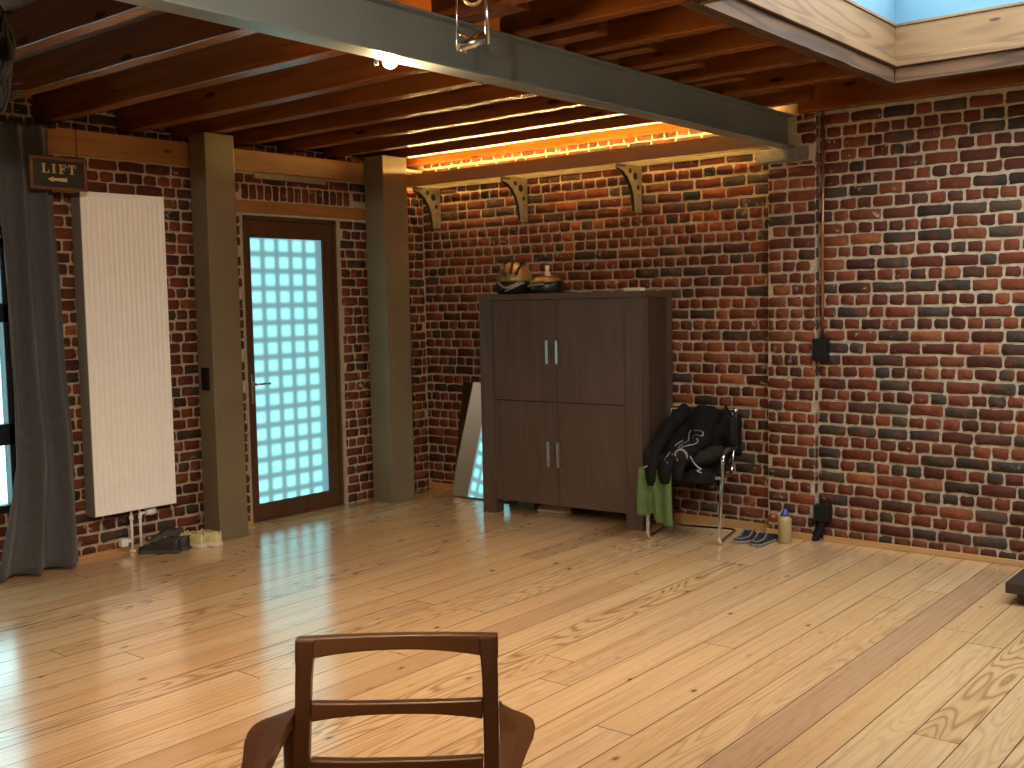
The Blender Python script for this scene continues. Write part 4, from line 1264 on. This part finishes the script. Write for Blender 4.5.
def backf(u, v):
    return Vector((-0.212 + 0.424 * u, 0.385 + 0.085 * v + 0.012 * math.sin(PI * u), 0.50 + 0.305 * v))
bm = BM(); grid_sheet(bm, backf, 12, 10)
obj('backrest', bm, 'black_leather', T, mods=(('SOLIDIFY', dict(thickness=0.018)),), recalc=False)
for s in (-1, 1):
    bm = BM(); tube(bm, [(s * (hw + .011), 0.12, 0.583), (s * (hw + .010), 0.25, 0.586), (s * (hw + .009), 0.37, 0.583)], 0.017, 10)
    obj('arm_pad', bm, 'black_leather', T)

ROT = Matrix.Rotation(CA, 4, 'Z'); CHAIR_M = Matrix.Translation((-3.448, 5.888, 0)) @ ROT
# black jacket thrown over the back and the seat
JP = smooth_path([(0, 0.530, 0.50), (0, 0.530, 0.66), (0, 0.520, 0.78), (0, 0.475, 0.838), (0, 0.42, 0.805), (0, 0.36, 0.71), (0, 0.285, 0.59), (0, 0.19, 0.525), (0, 0.08, 0.495), (0, -0.005, 0.47), (0, -0.045, 0.40)], 6)
def jac(u, v):
    t = v * (len(JP) - 1); i = min(int(t), len(JP) - 2); f = t - i
    q = JP[i].lerp(JP[i + 1], f)
    # width along the path: narrow at the shoulders, wide over the seat
    w0 = -0.245 if v < 0.35 else -0.225 - 0.06 * min(1, (v - 0.30) / 0.4)
    w1 = 0.250 if v < 0.40 else 0.250 - 0.04 * min(1, (v - 0.40) / 0.2)
    x = w0 + (w1 - w0) * u
    e = min(u, 1 - u)
    tan = (JP[min(i + 1, len(JP) - 1)] - JP[max(i - 1, 0)]).normalized()
    nrm = Vector((0, tan.z, -tan.y)) * -1.0
    fold = 0.030 * noise.noise(Vector((u * 3.2, v * 4.5, 2.0))) + 0.016 * noise.noise(Vector((u * 8, v * 7, 5.0))) + 0.012 * math.sin(u * 17 + v * 5)
    p = Vector((x, q.y, q.z)) + nrm * (0.022 + fold)
    if v > 0.25 and v < 0.8: p.z -= 0.10 * max(0, 0.20 - e) / 0.20 * (0.6 if u < 0.5 else 0.9)
    if v > 0.15 and v < 0.40: p.z -= 0.05 * max(0, 0.25 - e) / 0.25
    p.z += 0.014 * noise.noise(Vector((u * 5, v * 4, 8)))
    return p
T = thing('jacket', 'black jacket with grey trim thrown over the tubular chair', 'jacket', CHAIR_M.translation, CA)
bm = BM(); grid_sheet(bm, jac, 44, 60)
bvhs = [BVHTree.FromBMesh(bm)]
obj('jacket_body', bm, 'black_cloth', T, mods=(('SOLIDIFY', dict(thickness=0.014, offset=0.0)),), recalc=False)
def sl(nm, pts, r, rf=None, seg=14):
    b = BM()
    P = smooth_path(pts, 8)
    P = [q + Vector((noise.noise(q * 14), noise.noise(q * 14 + Vector((5, 0, 0))), noise.noise(q * 14 + Vector((0, 7, 0))))) * 0.010 for q in P]
    tube(b, P, r, seg, 0, rfun=rf)
    bvhs.append(BVHTree.FromBMesh(b))
    return obj(nm, b, 'black_cloth', T), P
def ring_at(p, d, r, rr=0.006):
    d = Vector(d).normalized(); a = d.orthogonal().normalized(); b_ = d.cross(a)
    b = BM(); tube(b, [Vector(p) + (a * math.cos(t) + b_ * math.sin(t)) * r for t in (2 * PI * k / 18 for k in range(18))], rr, 8, 0, True)
    obj('cuff', b, 'piping', T)
def hole_at(p, d, r):
    d = Vector(d).normalized(); b = BM(); cyl(b, Vector(p) - d * 0.004, Vector(p) + d * 0.001, r, seg=18)
    obj('cuff_opening', b, 'dark_hole', T)
# left sleeve hanging down the side to the front of the seat
_, P = sl('sleeve', [(-0.11, 0.43, 0.80), (-0.17, 0.34, 0.72), (-0.215, 0.22, 0.62), (-0.225, 0.09, 0.55), (-0.215, -0.01, 0.515), (-0.205, -0.055, 0.475)], 0.046, lambda t: 1.1 - 0.35 * t)
ring_at(P[-1] + Vector((0, -0.0, -0.004)), P[-1] - P[-4], 0.036); hole_at(P[-1] + Vector((0, 0, -0.003)), P[-1] - P[-4], 0.032)
# right sleeve folded forward, its cuff facing the room
_, P = sl('sleeve', [(0.06, 0.31, 0.64), (0.035, 0.22, 0.60), (0.015, 0.12, 0.575), (0.0, 0.035, 0.565), (-0.008, 0.0, 0.560)], 0.050, lambda t: 1.05 - 0.22 * t)
ring_at(P[-1], P[-1] - P[-4], 0.041, 0.0075); hole_at(P[-1], P[-1] - P[-4], 0.037)
# hanging hem lumps in front
b = BM()
for x0, zl, w_ in ((-0.185, 0.375, 0.052), (-0.095, 0.395, 0.060), (-0.01, 0.43, 0.05)):
    tube(b, smooth_path([(x0 + 0.02, 0.06, 0.52), (x0, -0.035, 0.50), (x0 - 0.006, -0.062, 0.45), (x0 - 0.004, -0.055, zl)], 6), w_, 12, 0, rfun=lambda t: 0.9 + 0.25 * math.sin(PI * t) - 0.25 * max(0, t - .8), flat=0.6)
bvhs.append(BVHTree.FromBMesh(b))
obj('jacket_hem', b, 'black_cloth', T)
# pale piping and the number on the cloth, laid on its surface
def lay(pts, r=0.004):
    out = []
    cs = CHAIR_M.inverted() @ Vector((0, 0, EYE))
    for x, z in pts:
        d = (Vector((x, 0.2, z)) - cs).normalized()
        best = None
        for t in bvhs:
            h = t.ray_cast(cs, d)
            if h[0] is not None and (best is None or h[3] < best[1]): best = (h[0], h[3])
        if best: out.append(best[0] - d * 0.010)
    return out
def piping(pts, r=0.004, nm='piping'):
    q = lay(pts)
    if len(q) > 1:
        b = BM(); tube(b, smooth_path(q, 3), r, 7); obj(nm, b, 'piping', T)
piping([(-0.022, 0.625), (-0.016, 0.660), (-0.009, 0.693), (0.03, 0.699), (0.072, 0.694), (0.077, 0.668), (0.05, 0.668), (0.028, 0.672)], 0.0042, 'number_trim')
piping([(0.020, 0.668), (0.012, 0.648), (0.036, 0.645), (0.040, 0.622), (0.010, 0.606)], 0.0042, 'number_trim')
piping([(0.010, 0.606), (-0.03, 0.598), (-0.06, 0.586), (-0.085, 0.562)])
piping([(-0.055, 0.632), (-0.10, 0.603), (-0.15, 0.545), (-0.185, 0.495)])
piping([(-0.03, 0.625), (-0.075, 0.595), (-0.13, 0.535), (-0.165, 0.480)])
# olive garment bundled on the seat
T = thing('folded_trousers', 'dark olive garment bundled on the seat of the tubular chair', 'clothing', CHAIR_M.translation, CA)
bm = BM()
rings = []
for i in range(17):
    t = i / 16
    x = 0.055 + 0.165 * t
    ry = 0.110 * math.sin(PI * (0.14 + 0.74 * t)) ** 0.6; rz = 0.060 * math.sin(PI * (0.10 + 0.80 * t)) ** 0.6
    cy = 0.075 + 0.10 * t; cz = 0.515 + 0.06 * t
    rings.append([(x, cy + ry * math.cos(a) * (1 + 0.2 * noise.noise(Vector((t * 5, a, 1)))), cz + rz * math.sin(a) * (1 + 0.35 * noise.noise(Vector((t * 6, a * 1.5, 3))))) for a in (2 * PI * k / 22 for k in range(22))])
loft(bm, rings)
obj('bundle', bm, 'olive_cloth', T)
bm = BM(); tube(bm, smooth_path([(0.060, -0.030, 0.565), (0.085, -0.045, 0.530), (0.115, -0.048, 0.500), (0.135, -0.045, 0.490), (0.110, -0.052, 0.478), (0.140, -0.05, 0.465)]), 0.0045, 7)
obj('drawstring', bm, 'piping', T)
# dark strap bag on the right arm
T = thing('shoulder_bag', 'small dark bag hung over the right arm of the tubular chair', 'bag', CHAIR_M.translation, CA)
bm = BM(); rings = []
for z, k in ((0.605, .5), (0.615, .9), (0.66, 1.0), (0.73, 1.0), (0.775, .85), (0.785, .5)):
    rings.append([(0.262 + 0.024 * k * math.cos(a), 0.265 + 0.060 * k * math.sin(a), z) for a in (2 * PI * j / 18 for j in range(18))])
loft(bm, rings)
obj('bag_body', bm, 'olive_cloth', T)
bm = BM(); tube(bm, smooth_path([(0.250, 0.22, 0.77), (0.215, 0.25, 0.83), (0.19, 0.33, 0.855), (0.215, 0.33, 0.81), (0.255, 0.30, 0.77)]), 0.008, 8, flat=0.5)
obj('bag_strap', bm, 'black_cloth', T)
# green cloth hanging over the front left of the seat
T = thing('green_shorts', 'green cloth shorts hanging over the front of the tubular chair seat', 'clothing', CHAIR_M.translation, CA)
def grn(u, v):
    x = -0.268 + 0.215 * u
    if v < 0.2:
        y = 0.10 - 0.115 * (v / 0.2); z = 0.478 + 0.004 * math.sin(v * 20)
    else:
        k = (v - 0.2) / 0.8
        leg = 0.345 if u > 0.46 else 0.285
        y = -0.032 - 0.014 * math.sin(PI * k) ; z = 0.468 - leg * k
        x += (-0.018 if u < 0.46 else 0.012) * k * (0.6)
    fold = 0.020 * math.sin(u * 15 + 0.6) * min(1, v * 2) + 0.010 * noise.noise(Vector((u * 5, v * 4, 3)))
    gap = -0.035 * math.exp(-((u - 0.46) / 0.06) ** 2) * min(1, max(0, v - 0.35) * 2)
    return Vector((x, y - fold * 0.9 - gap - 0.03, z - (0.012 * math.sin(u * 9) if v > .98 else 0)))
bm = BM(); grid_sheet(bm, grn, 48, 40)
obj('cloth', bm, 'green_cloth', T, mods=(('SOLIDIFY', dict(thickness=0.005)),), recalc=False)

# ------------------------------------------------------------------ dark bench corner at the right edge
T = thing('low_bench', 'low dark wooden plinth at the right edge of the picture', 'bench', (-1.445, 5.60, 0), 0.0)
box_obj('top_slab', 0.0, 0.95, 0.0, 0.55, 0.060, 0.115, 'dark_wood', T, 0.006)
box_obj('base', 0.045, 0.90, 0.05, 0.50, 0.0, 0.060, 'dark_wood', T, 0.003)

# ------------------------------------------------------------------ spotlights
T = thing('beam_spotlight', 'small lit spotlight under the steel beam', 'spotlight', (-3.075, 2.99, 2.518))
bm = BM(); cyl(bm, (0, -0.036, 0.0), (0, -0.036, -0.042), 0.0085, seg=12)
obj('stem', bm, 'chrome', T)
bm = BM(); lathe(bm, [(0.006, -0.004), (0.032, -0.006), (0.036, -0.016), (0.032, -0.020)], (-0.0, 0.040, 0), 20)
obj('lamp_shade', bm, 'chrome', T)
bm = BM(); rings = []
for a in (0.0, 0.35, 0.7, 1.05, 1.4): rings.append((0.031 * math.cos(a), -0.0195 - 0.024 * math.sin(a)))
lathe(bm, rings, (0, 0.040, 0), 20)
obj('bulb', bm, 'bulb', T)
lamp('spotlight_light', (-3.085, 3.03, 2.42), 28, WARM, 0.03)
lamp('spotlight_light', (-3.075, 3.03, 2.46), 150, WARM, 0.03, 120, (-3.5, 3.6, 0), 0.9)

T = thing('hanging_lamp', 'metal spotlight on two thin rods hanging in front of the steel beam', 'spotlight', (-2.50, 2.87, 2.44), -YAW)
for x, zb_, rr in ((-0.056, -0.015, 0.0042), (0.049, 0.006, 0.0085)):
    bm = BM(); cyl(bm, (x, 0, zb_), (x, 0, 0.250), rr, seg=12); obj('rod', bm, 'chrome', T)
bm = BM()
for k in range(3):
    tube(bm, [(0.034 * math.cos(a), 0.008 * k - .008, 0.175 + 0.034 * math.sin(a)) for a in (2 * PI * j / 22 for j in range(22))], 0.0042, 8, 0, True)
obj('cable_coil', bm, 'gold', T)
bm = BM()
cyl(bm, (-0.056, 0, 0.052), (-0.012, -0.01, 0.020), 0.006); cyl(bm, (-0.018, -0.005, 0.008), (0.022, 0.0, 0.048), 0.0075)
cyl(bm, (0.020, 0.0, 0.046), (0.049, 0.0, 0.022), 0.005)
obj('arm', bm, 'copper', T)
bm = BM()
cyl(bm, (-0.048, -0.01, -0.006), (0.042, -0.01, 0.026), 0.0165, 0.0205); cyl(bm, (0.0, -0.01, 0.008), (0.004, -0.012, -0.010), 0.010, 0.006)
cyl(bm, (-0.032, -0.01, -0.002), (-0.026, -0.012, -0.026), 0.006, 0.003)
obj('lamp_head', bm, 'chrome', T)

# ------------------------------------------------------------------ easy chair in the foreground
T = thing('easy_chair', 'teak easy chair frame without cushions in the foreground', 'armchair', (-1.836, 1.780, 0), -YAW)
def yb(z): return 0.0 - (0.75 - z) * 0.235      # the back leans
for s in (-1, 1):
    bm = BM(); rings = []
    for z in (0.24, 0.34, 0.44, 0.52, 0.60, 0.66, 0.72, 0.749):
        k = (0.749 - z) / 0.5
        xo = s * 0.243; wd = 0.040 - 0.004 * min(1, k * 2) + 0.006 * max(0, (z - 0.66) / 0.09)
        y = yb(z); d = 0.017
        xi = xo - s * wd
        rings.append([(xo, y - d, z), (xo, y + d, z), (xi, y + d, z), (xi, y - d, z)])
    loft(bm, rings, 0, True, True, False)
    obj('back_post', bm, 'teak_z', T, mods=(('BEVEL', dict(width=0.005, segments=3)),))
def rail(name, z_top, z_bot, sag, arch, half=0.205, d=0.014):
    bm = BM(); rings = []
    for i in range(21):
        t = -1 + 2 * i / 20; x = half * t
        zt_ = z_top(t); zb_ = z_bot(t)
        yy = yb((zt_ + zb_) / 2) + 0.012 * (1 - t * t)
        dz = 0.235
        rings.append([(x, yy - d - (zt_ - zb_) / 2 * dz, zb_), (x, yy + d - (zt_ - zb_) / 2 * dz, zb_), (x, yy + d + (zt_ - zb_) / 2 * dz, zt_), (x, yy - d + (zt_ - zb_) / 2 * dz, zt_)])
    loft(bm, rings, 0, True, True, False)
    return obj(name, bm, 'teak_x', T, mods=(('BEVEL', dict(width=0.004, segments=3)),))
rail('top_rail', lambda t: 0.7505 + 0.002 * (1 - t * t), lambda t: 0.697 + 0.022 * (1 - abs(t) ** 2.2), 0, 0, 0.2445, 0.016)
rail('back_slat', lambda t: 0.598 + 0.007 * abs(t) ** 2.5, lambda t: 0.572 - 0.010 * abs(t) ** 2.5, 0, 0)
rail('back_slat', lambda t: 0.468 + 0.010 * abs(t) ** 2.5, lambda t: 0.436 - 0.006 * abs(t) ** 2.5, 0, 0)
rail('back_slat', lambda t: 0.335 + 0.010 * abs(t) ** 2.5, lambda t: 0.303 - 0.006 * abs(t) ** 2.5, 0, 0)
for s in (-1, 1):
    # paddle arm: inner and outer edge along y
    bm = BM(); rings = []
    st_ = [(0.016, 0.246, 0.256, 0.578), (-0.010, 0.246, 0.262, 0.580), (-0.045, 0.247, 0.282, 0.582), (-0.085, 0.248, 0.318, 0.583), (-0.115, 0.249, 0.333, 0.583), (-0.16, 0.250, 0.337, 0.583), (-0.22, 0.250, 0.331, 0.582), (-0.30, 0.250, 0.314, 0.581), (-0.40, 0.251, 0.298, 0.580), (-0.50, 0.252, 0.290, 0.580), (-0.545, 0.256, 0.282, 0.579)]
    for y, xi, xo, z in st_:
        th_ = 0.030 if y < 0.0 else 0.040
        xi -= 0.003; xo -= 0.008
        rings.append([(s * xi, y, z), (s * (xi + (xo - xi) * .5), y, z + 0.002), (s * xo, y, z), (s * (xo - 0.004), y, z - 0.010), (s * (xi + (xo - xi) * .4), y, z - th_), (s * xi, y, z - th_)])
    loft(bm, rings, 0, True, True, False)
    obj('arm', bm, 'teak', T, mods=(('BEVEL', dict(width=0.003, segments=2)),))
    for nm, pts in (('leg', [(s * 0.262, -0.46, 0.565), (s * 0.268, -0.44, 0.30), (s * 0.275, -0.47, 0.0)]), ('leg', [(s * 0.262, -0.030, 0.560), (s * 0.266, 0.01, 0.30), (s * 0.275, 0.09, 0.0)])):
        bm = BM(); tube(bm, smooth_path(pts, 6), 0.019, 12, 0, rfun=lambda t: 0.8 + 0.35 * math.sin(PI * t) - 0.25 * t)
        obj(nm, bm, 'teak_z', T)
    bm = BM(); rings = []
    for y, z in ((-0.47, 0.345), (-0.25, 0.315), (-0.02, 0.275)):
        rings.append([(s * 0.246, y, z - 0.028), (s * 0.222, y, z - 0.028), (s * 0.222, y, z + 0.028), (s * 0.246, y, z + 0.028)])
    loft(bm, rings, 0, True, True, False)
    obj('side_rail', bm, 'teak', T, mods=(('BEVEL', dict(width=0.004, segments=2)),))
for y, z in ((-0.45, 0.345), (-0.05, 0.265)):
    bm = BM(); bx(bm, -0.224, 0.224, y - 0.014, y + 0.014, z - 0.028, z + 0.028, 0, 0.004); obj('cross_rail', bm, 'teak_x', T)
for k in range(6):
    y = -0.39 + 0.06 * k
    bm = BM(); tube(bm, [(-0.223, y, 0.336 - 0.013 * k), (0, y, 0.328 - 0.013 * k), (0.223, y, 0.336 - 0.013 * k)], 0.010, 8, flat=0.35); obj('seat_strap', bm, 'black_cloth', T)
